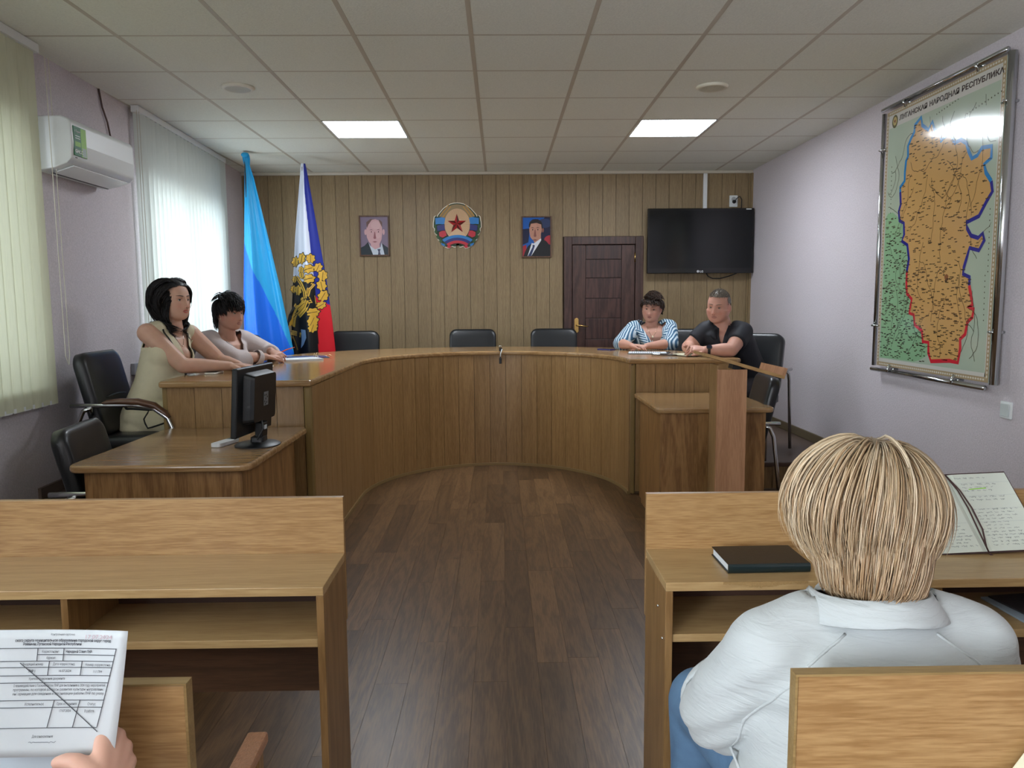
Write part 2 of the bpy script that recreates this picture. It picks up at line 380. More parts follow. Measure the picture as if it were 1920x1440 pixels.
# ------------------------------------------------------------------ conference desk
DT = 1.01
oak_v = wood('oak_upright', (160, 126, 82), (136, 104, 64), axis=2, rough=.38, stretch=16, scale=9, fine=80, tint=.06, figure=.2, coat=.1)
oak_top = wood('oak_top', (170, 136, 94), (146, 112, 72), axis=0, rough=.22, stretch=14, scale=7, fine=70, tint=.03, figure=.35, coat=.35)
edge_m = mat('olive_edge', (136, 112, 66), .4)
carc = mat('desk_core', (92, 68, 42), .6)
cd = thing('conference_desk', 'large horseshoe shaped oak conference desk with a boarded curved front', 'desk', (-.05, 5.5, 0))
def inner(o=0):
    return [(-1.04-o, 4.16)] + arc(-.05, 5.5, .99+o, 1.07+o, PI, 0, 48)
# top: outline = inner rim, right wing, outer rim, left wing
rim = -.012
P = [(-1.04-rim-.01, 4.13)]+arc(-.05, 5.5, .99+rim, 1.07+rim, PI, 0, 48)[:-1]+[(.94+rim, 5.48), (1.72, 5.47), (1.76, 5.5)]
P += arc(-.05, 5.5, 1.82, 1.75, 0, PI/2, 24)[1:]+arc(-.05, 5.5, 1.84, 1.75, PI/2, PI, 24, 2.3)[1:]+[(-1.89, 4.2), (-1.87, 4.13)]
tp = G().prism(P, DT-.036, DT).obj('tabletop', oak_top, cd, bevel=.013, seg=3)
# boarded front following the inner curve
path = [(-1.04, 4.16+i*(5.5-4.16)/40) for i in range(40)]+arc(-.05, 5.5, .99, 1.07, PI, 0, 160)
S = [0]
for a, b in zip(path, path[1:]): S.append(S[-1]+math.hypot(b[0]-a[0], b[1]-a[1]))
def at_s(s):
    s = max(0, min(S[-1], s)); i = min(np.searchsorted(S, s, 'right')-1, len(path)-2); t = (s-S[i])/max(1e-9, S[i+1]-S[i])
    a, b = path[i], path[i+1]; x, y = a[0]+(b[0]-a[0])*t, a[1]+(b[1]-a[1])*t
    nx, ny = -(b[1]-a[1]), b[0]-a[0]; l = math.hypot(nx, ny); return x, y, nx/l, ny/l
n = round(S[-1]/.138); stp = S[-1]/n
for k in range(n):
    g = G(); rings = []
    for j in range(4):
        s = k*stp+.0015+(stp-.003)*j/3; x, y, nx, ny = at_s(s)
        rings.append([(x, y, .022), (x, y, DT-.036), (x+nx*.014, y+ny*.014, DT-.036), (x+nx*.014, y+ny*.014, .022)])
    g.loft(rings); g.obj('front_board', oak_v, cd)
g = G(); rings = []; rings2 = []
for j in range(101):
    x, y, nx, ny = at_s(S[-1]*j/100)
    rings.append([(x-nx*.009, y-ny*.009, .001), (x-nx*.009, y-ny*.009, .024), (x+nx*.01, y+ny*.01, .024), (x+nx*.01, y+ny*.01, .001)])
    rings2.append([(x+nx*.0145, y+ny*.0145, .001), (x+nx*.0145, y+ny*.0145, DT-.037), (x+nx*.03, y+ny*.03, DT-.037), (x+nx*.03, y+ny*.03, .001)])
g.loft(rings).obj('base_strip', mat('base_strip_tan', (140, 116, 76), .4), cd)
G().loft(rings2).obj('carcass', carc, cd)
# wing faces: boards with edge posts
def wing(x0, x1, y, nb):
    G().box(x0+.001, x1, y+.012, y+.03, .0, DT-.037).obj('carcass', carc, cd)
    wdt = (x1-x0)/nb
    for k in range(nb): G().box(x0+k*wdt+.0015, x0+(k+1)*wdt-.0015, y-.002, y+.0115, .02, DT-.036).obj('front_board', oak_v, cd)
wing(-1.84, -1.09, 4.165, 5); wing(.99, 1.71, 5.515, 5)
for x0, y in ((-1.088, 4.15), (.942, 5.5)): G().box(x0, x0+.046, y, y+.045, 0, DT-.036).obj('corner_post', edge_m, cd, bevel=.012)
G().box(-1.87, -1.842, 4.17, 4.2, 0, DT-.036).obj('corner_post', edge_m, cd, bevel=.006)
G().box(1.712, 1.74, 5.515, 5.545, 0, DT-.036).obj('corner_post', edge_m, cd, bevel=.006)

# ------------------------------------------------------------------ side tables in front of the wings
oak_side = wood('oak_side', (158, 118, 72), (122, 86, 48), axis=2, rough=.4, stretch=10, scale=8, fine=70, tint=.05, figure=.3)
def side_table(label, x0, x1, y0, y1, z, cx, flip):
    t = thing('side_table', label, 'table', ((x0+x1)/2, (y0+y1)/2, 0), 0)
    r = .06
    Pn = rrect(x0, x1, y0, y1, r, 5)
    G().prism(Pn, z-.032, z).obj('tabletop', oak_top, t, bevel=.011, seg=3)
    a, b = (x0+.06, x1-.05) if not flip else (x0+.03, x1-.05)
    G().box(a, b, y0+.045, y0+.063, .0, z-.032).obj('front_panel', oak_side, t)
    G().box(b-.018 if not flip else a, b if not flip else a+.018, y0+.064, y1-.2, 0, z-.032).obj('side_panel', oak_side, t)
    G().box(b-.05 if not flip else a+.02, b-.03 if not flip else a+.04, y1-.198, y1-.02, 0, z-.032).obj('side_panel', oak_side, t)
    return t
side_table('low oak side table carrying the black monitor', -1.83, -1.055, 3.13, 4.118, .757, 0, False)
side_table('low oak side table behind the lectern', .962, 1.70, 4.60, 5.465, .767, 0, True)

# ------------------------------------------------------------------ lectern
pine = wood('lectern_veneer', (186, 140, 104), (166, 120, 86), axis=2, rough=.45, stretch=20, scale=8, fine=70, tint=.03, figure=.25)
lec = thing('lectern', 'slim oak lectern with a slanted reading board and a lip at its low end', 'lectern', (1.33, 4.42, 0))
G().box(1.253, 1.425, 4.335, 4.352, .0, 1.03).obj('front_panel', pine, lec)
G().box(1.253, 1.271, 4.353, 4.50, .0, 1.055).obj('side_panel', oak_v, lec)
G().box(1.407, 1.425, 4.353, 4.50, .0, 1.01).obj('side_panel', oak_v, lec)
G().box(1.22, 1.47, 4.3, 4.56, .0, .03).obj('foot', oak_v, lec)
tilt = math.atan2(-.137, .461)
T = Matrix.Translation((1.424, 4.45, 1.046)) @ Matrix.Rotation(-tilt, 4, 'Y')
G().box(-.224, .224, -.13, .27, -.009, .009, T).obj('reading_board', wood('lectern_board', (182, 144, 92), (160, 122, 74), axis=0, rough=.4, figure=.3), lec)
G().box(.206, .224, -.13, .27, .0095, .055, T).obj('lip', pine, lec)
G().box(-.07, -.02, -.08, .0, -.035, -.0095, T).obj('bracket', dark_p, lec)

# ------------------------------------------------------------------ front desks with shelves, benches
oak_h = wood('oak_long', (172, 137, 92), (146, 110, 68), axis=0, rough=.36, stretch=9, scale=9, fine=85, tint=.04, figure=.13)
oak_s = wood('oak_flat', (186, 156, 110), (168, 136, 92), axis=0, rough=.3, stretch=16, scale=8, fine=70, tint=.02, figure=.2)
oak_e = wood('oak_end', (146, 112, 70), (122, 90, 52), axis=2, rough=.4, stretch=12, scale=9, fine=70, tint=.03, figure=.3)
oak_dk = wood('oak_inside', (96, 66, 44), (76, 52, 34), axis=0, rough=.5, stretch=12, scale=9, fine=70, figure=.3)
def front_desk(label, s):
    x0, x1 = (-2.36, -.429) if s < 0 else (.392, 2.6)
    e = x1 if s < 0 else x0          # end toward the aisle
    t = thing('front_desk', label, 'desk', ((x0+x1)/2, 1.88, 0))
    y0, y1 = 1.75, 2.0
    G().box(x0, x1, y0, y1, .728, .75).obj('desktop', oak_s, t, bevel=.0015)
    G().box(x0, x1, y1+.001, y1+.019, .56, .904).obj('screen_panel', oak_h, t, bevel=.0012)
    a, b = (e-.018, e) if s < 0 else (e, e+.018)
    G().box(a, b, y0+.001, y1, 0, .7275).obj('end_panel', oak_e, t, bevel=.0012)
    a2, b2 = (x0, x0+.018) if s < 0 else (x1-.018, x1)
    G().box(a2, b2, y0+.001, y1, 0, .7275).obj('end_panel', oak_e, t)
    i0, i1 = min(b, b2)+.0005, max(a, a2)-.0005
    G().box(i0, i1, y0+.006, y1-.002, .598, .618).obj('shelf', oak_s, t, bevel=.0012)
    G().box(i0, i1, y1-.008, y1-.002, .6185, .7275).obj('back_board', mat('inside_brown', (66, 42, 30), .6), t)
    d = (e-.628) if s < 0 else (e+.66)
    G().box(d, d+.016, y0+.008, y1-.0085, .6185, .7275).obj('divider', oak_e, t)
    G().box(d-.9*(-s) if s > 0 else d-.9, (d-.9*(-s) if s > 0 else d-.9)+.016, y0+.008, y1-.0085, .6185, .7275).obj('divider', oak_e, t)
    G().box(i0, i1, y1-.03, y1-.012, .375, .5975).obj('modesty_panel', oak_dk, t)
    return t
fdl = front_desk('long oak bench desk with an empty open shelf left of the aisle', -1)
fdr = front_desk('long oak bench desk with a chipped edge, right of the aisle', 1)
# chipped edge on the right desk
g = G(); rr = random.Random(3)
for k in range(46):
    u = k/45; x = .53+.2*u; h = .004+.010*math.exp(-((u-.45)/.2)**2)*rr.uniform(.5, 1)+.002*rr.random()
    g.box(x, x+.0044, 1.7478, 1.7502, .7495-h, .7502)
g.obj('chip', mat('chip_board', (156, 124, 78), .9, bump=.5, bscale=300), fdr)
for y, z in ((1.83, .66), (1.775, .60)): G().sphere((.391, y, z), .0035, 8, 6).obj('screw', chrome, fdr, smooth=True)
def bench(label, s):
    x0, x1 = (-2.2, -.46) if s < 0 else (.428, 2.6)
    t = thing('bench', label, 'bench', ((x0+x1)/2, 1.15, 0))
    edge = wood('bench_edge', (152, 126, 82), (132, 106, 64), axis=0, rough=.4, figure=.2)
    G().box(x0+.004, x1-.004, 1.052, 1.07, .47, .872).obj('back_panel', oak_h, t, bevel=.001)
    G().box(x0, x1, 1.05, 1.071, .8725, .876).obj('edge_band', edge, t)
    for e in (x0, x1-.0038): G().box(e, e+.0038, 1.05, 1.071, .46, .8722).obj('edge_band', edge, t)
    G().box(x0+.01, x1-.01, 1.08, 1.46, .42, .45).obj('seat', oak_s, t, bevel=.003)
    for e in (x0+.012, x1-.03): G().box(e, e+.018, 1.06, 1.44, 0, .4195).obj('end_panel', oak_e, t)
    if s < 0:
        Ta = Matrix.Translation((-.472, 1.23, .6)) @ Matrix.Rotation(.03, 4, 'Z')
        G().box(-.02, .02, -.155, .165, -.024, 0, Ta).obj('armrest', mat('armrest_tan', (168, 122, 92), .38, bump=1, bscale=260, var=.12, vscale=120), t, bevel=.006)
        G().box(-.484, -.466, 1.36, 1.385, .4505, .577).obj('arm_post', oak_e, t)
    return t
bench('oak bench with a tan armrest, behind the held papers', -1)
bench('oak bench whose back hides part of the blonde person', 1)
# the seat row in which the paper holder sits
t = thing('bench', 'plain oak bench of the second row under the paper holder', 'bench', (-1.3, .25, 0))
G().box(-2.1, -.55, .06, .42, .42, .45).obj('seat', oak_s, t); G().box(-2.1, -.55, -.02, 0, .3, .85).obj('back_panel', oak_h, t)
for e in (-2.08, -.59): G().box(e, e+.02, -.0, .4, 0, .4195).obj('end_panel', oak_e, t)

# ------------------------------------------------------------------ chairs: black pads on a chrome frame
leather = mat('black_leatherette', (26, 28, 31), .34, spec=.5, bump=.12, bscale=220)
arm_w = wood('armrest_wood', (104, 70, 50), (80, 52, 38), axis=1, rough=.3, coat=.3, figure=.3)
def pad(g, w, h, t, r, T, bulge=.35):
    """cushion: rounded outline, soft edges, domed faces; local x across, y along, z thickness"""
    out = rrect(-w/2, w/2, 0, h, r, 6); n = len(out); cx, cy = 0, h/2
    prof = [(.0, 0), (.0, .3), (.012, .44), (.03, .5), (.09, .5+.05*bulge), (.2, .5+.09*bulge)]
    def ring(inset, z):
        return [T @ Vector((x*(1-2*inset/w), cy+(y-cy)*(1-2*inset/h), z)) for x, y in out]
    rings = [ring(i, -z*t) for i, z in prof[::-1]]+[ring(i, z*t) for i, z in prof[1:]]
    g.loft(rings)
def make_chair(low=False):
    t = thing('conference_chair', '', 'chair')
    Tb = Matrix.Translation((0, -.18, .47)) @ Matrix.Rotation(math.radians(103), 4, 'X')
    g = G(); pad(g, .47, .475, .075, .07, Tb); bk = g.obj('backrest', leather, t, smooth=True)
    g = G(); g.tube([Tb @ Vector((x, .2+.012*math.cos(x*9), -.045-.002)) for x in np.linspace(-.13, .13, 9)], [.002, .004, .005, .006, .006, .006, .005, .004, .002], 6); g.obj('crease', leather, bk, smooth=True)
    g = G(); g.tube([Tb @ Vector((x, .2+.012*math.cos(x*9), .043)) for x in np.linspace(-.13, .13, 9)], [.002, .004, .005, .006, .006, .006, .005, .004, .002], 6); g.obj('crease', leather, bk, smooth=True)
    Ts = Matrix.Translation((0, -.2, .43)) @ Matrix.Rotation(math.radians(2), 4, 'X')
    g = G(); pad(g, .48, .47, .08, .06, Ts); g.obj('seat', leather, t, smooth=True)
    for s in (-1, 1):
        x = s*.285
        Pf = [(x, .27, .012), (x, .265, .3), (x, .25, .48), (x, .21, .58), (x, .13, .64), (x, .03, .655), (x, -.1, .655), (x, -.3, .655)]
        G().tube(Pf, .0125, 10).obj('front_leg', chrome, t, smooth=True)
        Pr = [(x, -.19, .642), (x, -.235, .625), (x, -.26, .57), (x, -.275, .45), (x, -.33, .012)]
        G().tube(Pr, .0125, 10).obj('rear_leg', chrome, t, smooth=True)
        g = G(); rings = []
        for y, z, hh in ((.222, .585, .004), (.205, .605, .016), (.15, .648, .02), (.06, .672, .02), (-.04, .675, .018), (-.11, .672, .012), (-.13, .668, .004)):
            rings.append([(x+.024*math.cos(a), y, z+hh*math.sin(a)) for a in np.linspace(0, 2*PI, 12, endpoint=False)])
        g.loft(rings).obj('armrest', arm_w, t, smooth=True)
        G().tube([(x, .1, .405), (x*.8, .1, .395)], .009, 8).obj('seat_bracket', chrome, t, smooth=True)
        G().tube([(x, -.2, .64), (x*.85, -.21, .6)], .009, 8).obj('back_bracket', chrome, t, smooth=True)
    G().tube([(-.285, .1, .4), (.285, .1, .4)], .009, 8).obj('stretcher', chrome, t, smooth=True)
    return t
proto = make_chair(); first = [True]
def chair(label, x, y, z, face, group=None):
    global proto
    o = proto if first[0] else copy_tree(proto); first[0] = False
    o.location = (x, y, z); o.rotation_euler = (0, 0, math.radians(face-90)); o['label'] = label
    if group: o['group'] = group
    return o
chair('black leather armchair behind the person in the cream dress', -2.06, 4.42, DAIS, 3)
chair('black leather armchair tucked behind the monitor side table', -1.68, 3.52, 0, 8).scale.z = .945
chair('black armchair half hidden behind the grey jacketed person, before the blue flag', -2.03, 6.38, DAIS, -35)
chair('black leather armchair under the person in the grey jacket', -2.04, 5.45, DAIS, -14)
chair('empty black armchair behind the desk, just past the tricolour flag', -1.42, 7.16, DAIS, -90)
chair('empty black armchair in the middle, below the wall emblem', -.28, 7.4, DAIS, -90)
chair('empty black armchair standing before the door handle', .53, 7.4, DAIS, -92)
chair('black armchair in which the person in the striped jacket sits', 1.63, 7.02, DAIS, -105)
chair('black armchair in which the person in the dark polo shirt sits', 1.9, 5.9, DAIS, -128)
chair('black armchair at the low side table behind the lectern', 1.49, 5.0, 0, 174)
# ------------------------------------------------------------------ vertical blinds
def slat_mat(name, rgb, trans):
    m = bpy.data.materials.new(name); m.use_nodes = True; nt = m.node_tree; nt.nodes.remove(nt.nodes['Principled BSDF'])
    d = nt.nodes.new('ShaderNodeBsdfDiffuse'); t = nt.nodes.new('ShaderNodeBsdfTranslucent'); x = nt.nodes.new('ShaderNodeMixShader')
    tc = nt.nodes.new('ShaderNodeTexCoord'); n = nt.nodes.new('ShaderNodeTexNoise'); n.inputs['Scale'].default_value = 160
    mp = nt.nodes.new('ShaderNodeMapping'); mp.inputs['Scale'].default_value = (1, 1, .08); nt.links.new(tc.outputs['Object'], mp.inputs[0]); nt.links.new(mp.outputs[0], n.inputs['Vector'])
    r = nt.nodes.new('ShaderNodeValToRGB'); c = lin(rgb); r.color_ramp.elements[0].color = tuple(v*.88 for v in c[:3])+(1,); r.color_ramp.elements[1].color = c
    nt.links.new(n.outputs['Fac'], r.inputs['Fac'])
    for q in (d, t): nt.links.new(r.outputs['Color'], q.inputs['Color'])
    x.inputs[0].default_value = trans; nt.links.new(d.outputs[0], x.inputs[1]); nt.links.new(t.outputs[0], x.inputs[2]); nt.links.new(x.outputs[0], nt.nodes['Material Output'].inputs[0])
    return m
def blind(label, y0, y1, zb, n, ang, m, cord_y):
    ym = (y0+y1)/2; xo = .06
    t = thing('vertical_blind', label, 'blind', (xl(ym)+xo, ym, zb))
    zt = CEIL-.05
    g = G(); g.add([wl(y, z, -d) for y in (y0-.03, y1+.03) for d in (xo-.025, xo+.025) for z in (zt, CEIL-.006)], [(0,1,3,2),(4,6,7,5),(0,2,6,4),(1,5,7,3),(0,4,5,1),(2,3,7,6)])
    g.obj('headrail', white_p, t)
    rr = random.Random(int(y0*10)); W = .089
    for k in range(n):
        y = y0+(k+.5)*(y1-y0)/n; a = ang+rr.uniform(-.05, .05)
        x = xl(y)+xo; R = []
        for z in (zb+rr.uniform(-.004, .004), zb+.02, zb+.9, zt):
            tw = a+rr.uniform(-.03, .03)
            R.append([Vector((x+math.sin(tw)*u+.006*math.cos(u/W*3), y+math.cos(tw)*u, z)) for u in np.linspace(-W/2, W/2, 5)])
        g = G(); g.loft(R, cap=False, closed=False); g.obj('slat', m, t, smooth=True, fix=False)
        G().box(x-.004, x+.004, y-.03, y+.03, zb-.004, zb+.018).obj('slat_weight', white_p, t)
    P = [(xl(cord_y)+xo+.03, cord_y, zt), (xl(cord_y)+xo+.032, cord_y, 1.15), (xl(cord_y)+xo+.035, cord_y+.02, 1.1), (xl(cord_y)+xo+.032, cord_y+.04, 1.15), (xl(cord_y)+xo+.03, cord_y+.035, zt)]
    G().tube(P, .0022, 5).obj('chain_cord', mat('cord_white', (200, 196, 180), .5), t)
    return t
slat_a = slat_mat('blind_cloth_pale', (218, 220, 194), .17)
slat_b = slat_mat('blind_cloth_bright', (222, 228, 222), .28)
blind('pale green vertical blind beside the air conditioner, nearest the camera', 2.2, 4.13, .90, 24, .12, slat_a, 4.2)
blind('cream vertical blind glowing with daylight behind the seated people', 5.4, 7.25, .98, 23, .62, slat_b, 5.33)

# ------------------------------------------------------------------ air conditioner
ac = thing('air_conditioner', 'white wall air conditioner with a green sticker and a dark outlet slot', 'air conditioner', (-2.42, 4.55, 2.2))
ya, yb = 4.20, 4.90
xw = -2.51; xf = -2.29
prof = [(xw, 2.17), (xw, 2.435), (xf-.05, 2.44), (xf-.012, 2.425), (xf, 2.405), (xf+.003, 2.30), (xf-.004, 2.215), (xf-.03, 2.19), (xf-.10, 2.165), (xw+.02, 2.15)]
G().prism([(a, b) for a, b in prof], ya, yb, plane='xz').obj('housing', mat('ac_white', (222, 226, 226), .38), ac, bevel=.008)
G().prism([(xf-.135, 2.1515), (xf-.028, 2.187), (xf-.026, 2.182), (xf-.133, 2.1465)], ya+.06, yb-.05, plane='xz').obj('louver', white_p, ac)
G().prism([(xf-.15, 2.146), (xf-.12, 2.1535), (xf-.12, 2.1515), (xf-.15, 2.1445)], ya+.06, yb-.05, plane='xz').obj('outlet_slot', dark_p, ac)
grn = mat('sticker_green', (30, 110, 66), .5); lime = mat('sticker_lime', (140, 196, 64), .5); wht = mat('print_white', (232, 236, 232), .5)
xs = xf+.0045
def acp(y0, y1, z0, z1, m, d=0): return G().box(xs-.006, xs+d, y0, y1, z0, z1).obj('sticker_field', m, ac)
stk = G().box(xs-.006, xs, 4.222, 4.345, 2.235, 2.39).obj('sticker', grn, ac)
for args in ((4.292, 4.344, 2.236, 2.388, lime, .0004), (4.232, 4.286, 2.285, 2.31, lime, .0006), (4.300, 4.340, 2.238, 2.285, mat('sticker_grey', (170, 190, 180), .5), .0006)):
    o = acp(*args); attach(o, stk)
Tt = frame_T((xs+.0008, 4.228, 2.25), (0, 1, 0), (0, 0, 1))
text('lettering', 'GMCC', .026, Tt, wht, stk, bold=.0006)
text('lettering', '\u00bb Super', .018, frame_T((xs+.0008, 4.23, 2.36), (0, 1, 0), (0, 0, 1)), wht, stk)
for k in range(2): G().box(xs, xs+.0008, 4.236, 4.282, 2.338-k*.012, 2.342-k*.012).obj('print_line', wht, stk)
G().box(xs-.006, xs-.0015, 4.235, 4.25, 2.222, 2.2255).obj('badge', mat('print_grey', (90, 94, 96), .5), ac)
cab = tag(G().tube([(xl(4.98)+.006, 4.98, CEIL-.005), (xl(5.0)+.012, 5.0, 2.68), (xl(5.06)+.012, 5.06, 2.6), (xl(5.08)+.014, 5.09, 2.5), (xl(5.12)+.02, 5.13, 2.44), (-2.515, 4.86, 2.43)], .006, 6).obj('power_cable', mat('cable_brown', (84, 62, 56), .5), smooth=True), 'thin brown cable dropping from the ceiling to the air conditioner', 'cable')
t = thing('wall_socket', 'small grey box on the window wall, behind the cream dress', 'socket', (xl(5.25), 5.25, 1.0))
G().box(xl(5.25)-.002, xl(5.25)+.03, 5.21, 5.29, .95, 1.03).obj('box', mat('box_grey', (150, 152, 160), .5), t, bevel=.005)
G().tube([(xl(5.25)+.02, 5.25, .95), (xl(5.25)+.02, 5.25, .5)], .008, 6).obj('conduit', mat('box_grey', (150, 152, 160)), t)

# ------------------------------------------------------------------ television, its socket, duct and cables
tv = thing('television', 'wide black flat television hung over the door corner', 'television', (2.09, 7.95, 2.04))
x0, x1, z0, z1 = 1.533, 2.640, 1.718, 2.385
G().box(x0, x1, 7.935, 7.975, z0, z1).obj('bezel', mat('tv_black', (10, 11, 13), .16, coat=.3), tv, bevel=.006)
G().box(x0+.022, x1-.022, 7.9335, 7.936, z0+.055, z1-.022).obj('screen', mat('tv_screen', (11, 14, 17), .12), tv)
G().box(1.8, 2.4, 7.975, 8.03, 1.85, 2.28).obj('rear_cover', dark_p, tv, bevel=.01)
G().box(1.95, 2.25, 8.03, 8.069, 1.9, 2.2).obj('wall_bracket', dark_p, tv)
pg = mat('print_grey_light', (196, 198, 200), .4)
text('lettering', 'LG', .03, frame_T((2.083, 7.9345, 1.727), (1, 0, 0), (0, 0, 1)), pg, tv, bold=.0008)
g = G(); c = (2.064, 7.9345, 1.738)
g.lathe([(.001, 0), (.013, 0), (.013, .001), (.001, .001)], c, 20, Matrix.Rotation(PI/2, 4, 'X')); g.obj('logo_disc', pg, tv)
G().box(x1-.085, x1-.03, 7.9335, 7.936, z1-.016, z1-.006).obj('energy_label', wht, tv)
tag(G().tube([(2.17, 8.0, 1.72), (2.2, 8.04, 1.69), (2.25, 8.055, 1.668), (2.33, 8.055, 1.667), (2.42, 8.05, 1.69), (2.5, 8.02, 1.722)], .006, 6).obj('television_cable', dark_p, smooth=True), 'black cable looping below the television', 'cable')
t = thing('cable_duct', 'narrow white cable duct running from the ceiling to the television', 'duct', (2.155, 8.06, 2.3))
G().box(2.136, 2.176, 8.045, 8.0695, 2.3, CEIL-.036).obj('duct', white_p, t, bevel=.003)
t = thing('socket', 'white double wall socket with a black plug, above the television', 'socket', (2.455, 8.06, 2.45))
G().box(2.415, 2.5, 8.052, 8.0695, 2.41, 2.53).obj('plate', white_p, t, bevel=.005)
G().lathe([(.001, 0), (.024, 0), (.024, .004), (.001, .004)], (2.457, 8.0515, 2.49), 18, Matrix.Rotation(PI/2, 4, 'X')).obj('outlet', mat('outlet_grey', (170, 172, 172), .5), t)
t = thing('plug', 'black plug with its cord, pushed into the white socket over the television', 'plug', (2.455, 8.03, 2.46))
g = G(); g.lathe([(.001, 0), (.017, 0), (.02, .012), (.014, .035), (.006, .045)], (2.457, 8.047, 2.462), 14, Matrix.Rotation(PI/2, 4, 'X')); g.obj('plug_body', dark_p, t, smooth=True)
G().tube([(2.457, 8.005, 2.462), (2.47, 7.99, 2.49), (2.5, 7.985, 2.51), (2.525, 8.0, 2.48), (2.53, 8.02, 2.43), (2.53, 8.03, 2.34)], .005, 6).obj('cord', dark_p, t, smooth=True)
t = thing('light_switch', 'white light switch on the pink wall below the map', 'switch', (XR, 3.89, .85))
G().box(XR-.014, XR-.0005, 3.845, 3.93, .80, .89).obj('plate', white_p, t, bevel=.004)
G().box(XR-.02, XR-.0145, 3.855, 3.92, .812, .878).obj('rocker', mat('switch_white', (206, 214, 212), .3), t, bevel=.003)

# ------------------------------------------------------------------ the two framed portraits
fr_m = wood('portrait_frame', (104, 74, 52), (82, 56, 40), axis=2, rough=.4, figure=.3)
def portrait(label, x0, x1, z0, z1, kind):
    t = thing('framed_portrait', label, 'portrait', ((x0+x1)/2, 8.05, z0), 0, 'framed portraits on the board wall')
    y = 8.045; b = .014
    P = [(x0, x1, z1-b, z1), (x0, x1, z0, z0+b), (x0, x0+b, z0+b, z1-b), (x1-b, x1, z0+b, z1-b)]
    for q in P: G().box(q[0], q[1], y-.004, 8.0695, q[2], q[3]).obj('frame_bar', fr_m, t, bevel=.002)
    X0, X1, Z0, Z1 = x0+b, x1-b, z0+b, z1-b
    w_, h_ = X1-X0, Z1-Z0
    mats = [mat('portrait_%s_%d' % (kind, i), c, .3, spec=.4) for i, c in enumerate(
        [(128, 112, 132), (206, 164, 166), (40, 50, 56), (196, 206, 216), (110, 84, 78), (70, 72, 96), (150, 96, 100), (212, 174, 175), (96, 66, 66)] if kind == 'pale' else
        [(20, 92, 176), (192, 140, 118), (24, 26, 30), (226, 230, 236), (38, 30, 28), (44, 58, 96), (140, 88, 76), (199, 148, 126), (172, 44, 56), (22, 28, 62)])]
    g = G(); lay = [0]
    def poly(m, pts):
        g.m = m; lay[0] += 1; d = lay[0]*.00022
        for ax, lim, sg in ((0, 0, 1), (0, 1, -1), (1, 0, 1), (1, 1, -1)):     # keep the print inside its frame
            out = []
            for i in range(len(pts)):
                p, q = pts[i-1], pts[i]; fp, fq = (p[ax]-lim)*sg, (q[ax]-lim)*sg
                if (fp < 0) != (fq < 0): k = fp/(fp-fq); out.append((p[0]+(q[0]-p[0])*k, p[1]+(q[1]-p[1])*k))
                if fq >= 0: out.append(q)
            pts = out
            if len(pts) < 3: return
        g.add([(X0+u*w_, y+.006-d, Z0+v*h_) for u, v in pts], [list(range(len(pts)))])
    def ell(m, cx, cy, rx, ry, n=28, a0=0, a1=2*PI): poly(m, [(cx+rx*math.cos(a0+(a1-a0)*i/n), cy+ry*math.sin(a0+(a1-a0)*i/n)) for i in range(n)])
    poly(0, [(0, 0), (1, 0), (1, 1), (0, 1)])
    if kind == 'pale':
        ell(4, .50, .70, .265, .245); ell(1, .185, .60, .045, .075); ell(1, .845, .60, .04, .075)
        poly(1, [(.36, .30), (.68, .30), (.70, .10), (.40, .10)])
        poly(1, [(.21, .62), (.23, .46), (.30, .34), (.42, .25), (.56, .22), (.68, .28), (.76, .40), (.80, .60), (.78, .80), (.70, .90), (.55, .94), (.40, .92), (.29, .84), (.23, .74)])
        ell(7, .56, .78, .17, .11); ell(7, .64, .50, .09, .07)
        poly(4, [(.22, .86), (.38, .945), (.45, .945), (.30, .80), (.24, .70)]); poly(4, [(.80, .86), (.70, .93), (.68, .90), (.77, .76), (.80, .72)])
        poly(3, [(.28, .33), (.34, .24), (.52, .14), (.72, .20), (.76, .32), (.86, 0), (.42, 0)])
        poly(2, [(0, 0), (.44, 0), (.27, .34), (.14, .24), (.0, .19)]); poly(2, [(.86, 0), (1, 0), (1, .18), (.88, .24), (.78, .30)])
        poly(5, [(.60, .15), (.72, .15), (.69, .08), (.72, 0), (.62, 0), (.64, .08)])
    else:
        ell(9, .92, .55, .28, .5); ell(0, .2, .85, .3, .3); ell(5, .80, .85, .25, .12); ell(8, 1.0, .42, .22, .12); poly(8, [(0, 0), (.16, 0), (.12, .30), (0, .26)]); poly(9, [(0, .3), (.2, .36), (.26, .72), (0, .7)])
        ell(4, .47, .80, .245, .16); ell(6, .73, .67, .04, .06)
        poly(1, [(.34, .50), (.66, .58), (.66, .36), (.44, .30)])
        poly(1, [(.24, .80), (.24, .64), (.27, .50), (.36, .42), (.48, .41), (.60, .48), (.68, .62), (.70, .78), (.64, .86), (.50, .88), (.34, .87)])
        poly(4, [(.22, .76), (.25, .88), (.36, .95), (.56, .955), (.68, .89), (.73, .72), (.69, .70), (.67, .82), (.50, .86), (.30, .84), (.25, .74)])
        ell(7, .42, .78, .10, .05)
        poly(3, [(.32, .34), (.40, .33), (.66, .46), (.68, .38), (.34, 0), (.12, 0)])
        poly(2, [(.02, 0), (.17, 0), (.32, .33), (.18, .26), (.08, .12)]); poly(2, [(.30, 0), (1, 0), (1, .26), (.86, .38), (.69, .46), (.66, .40)])
        poly(5, [(.36, .30), (.44, .28), (.42, .23), (.30, 0), (.18, 0), (.35, .23)])
    dk = 8 if kind == 'pale' else 4
    ex, ez = ((.40, .66), .605) if kind == 'pale' else ((.36, .55), .685)
    for e in ex:
        poly(dk, [(e-.08, ez+.05), (e, ez+.065), (e+.07, ez+.045), (e, ez+.05)]); ell(7, e, ez, .055, .018, 12); ell(dk, e, ez, .02, .02, 10)
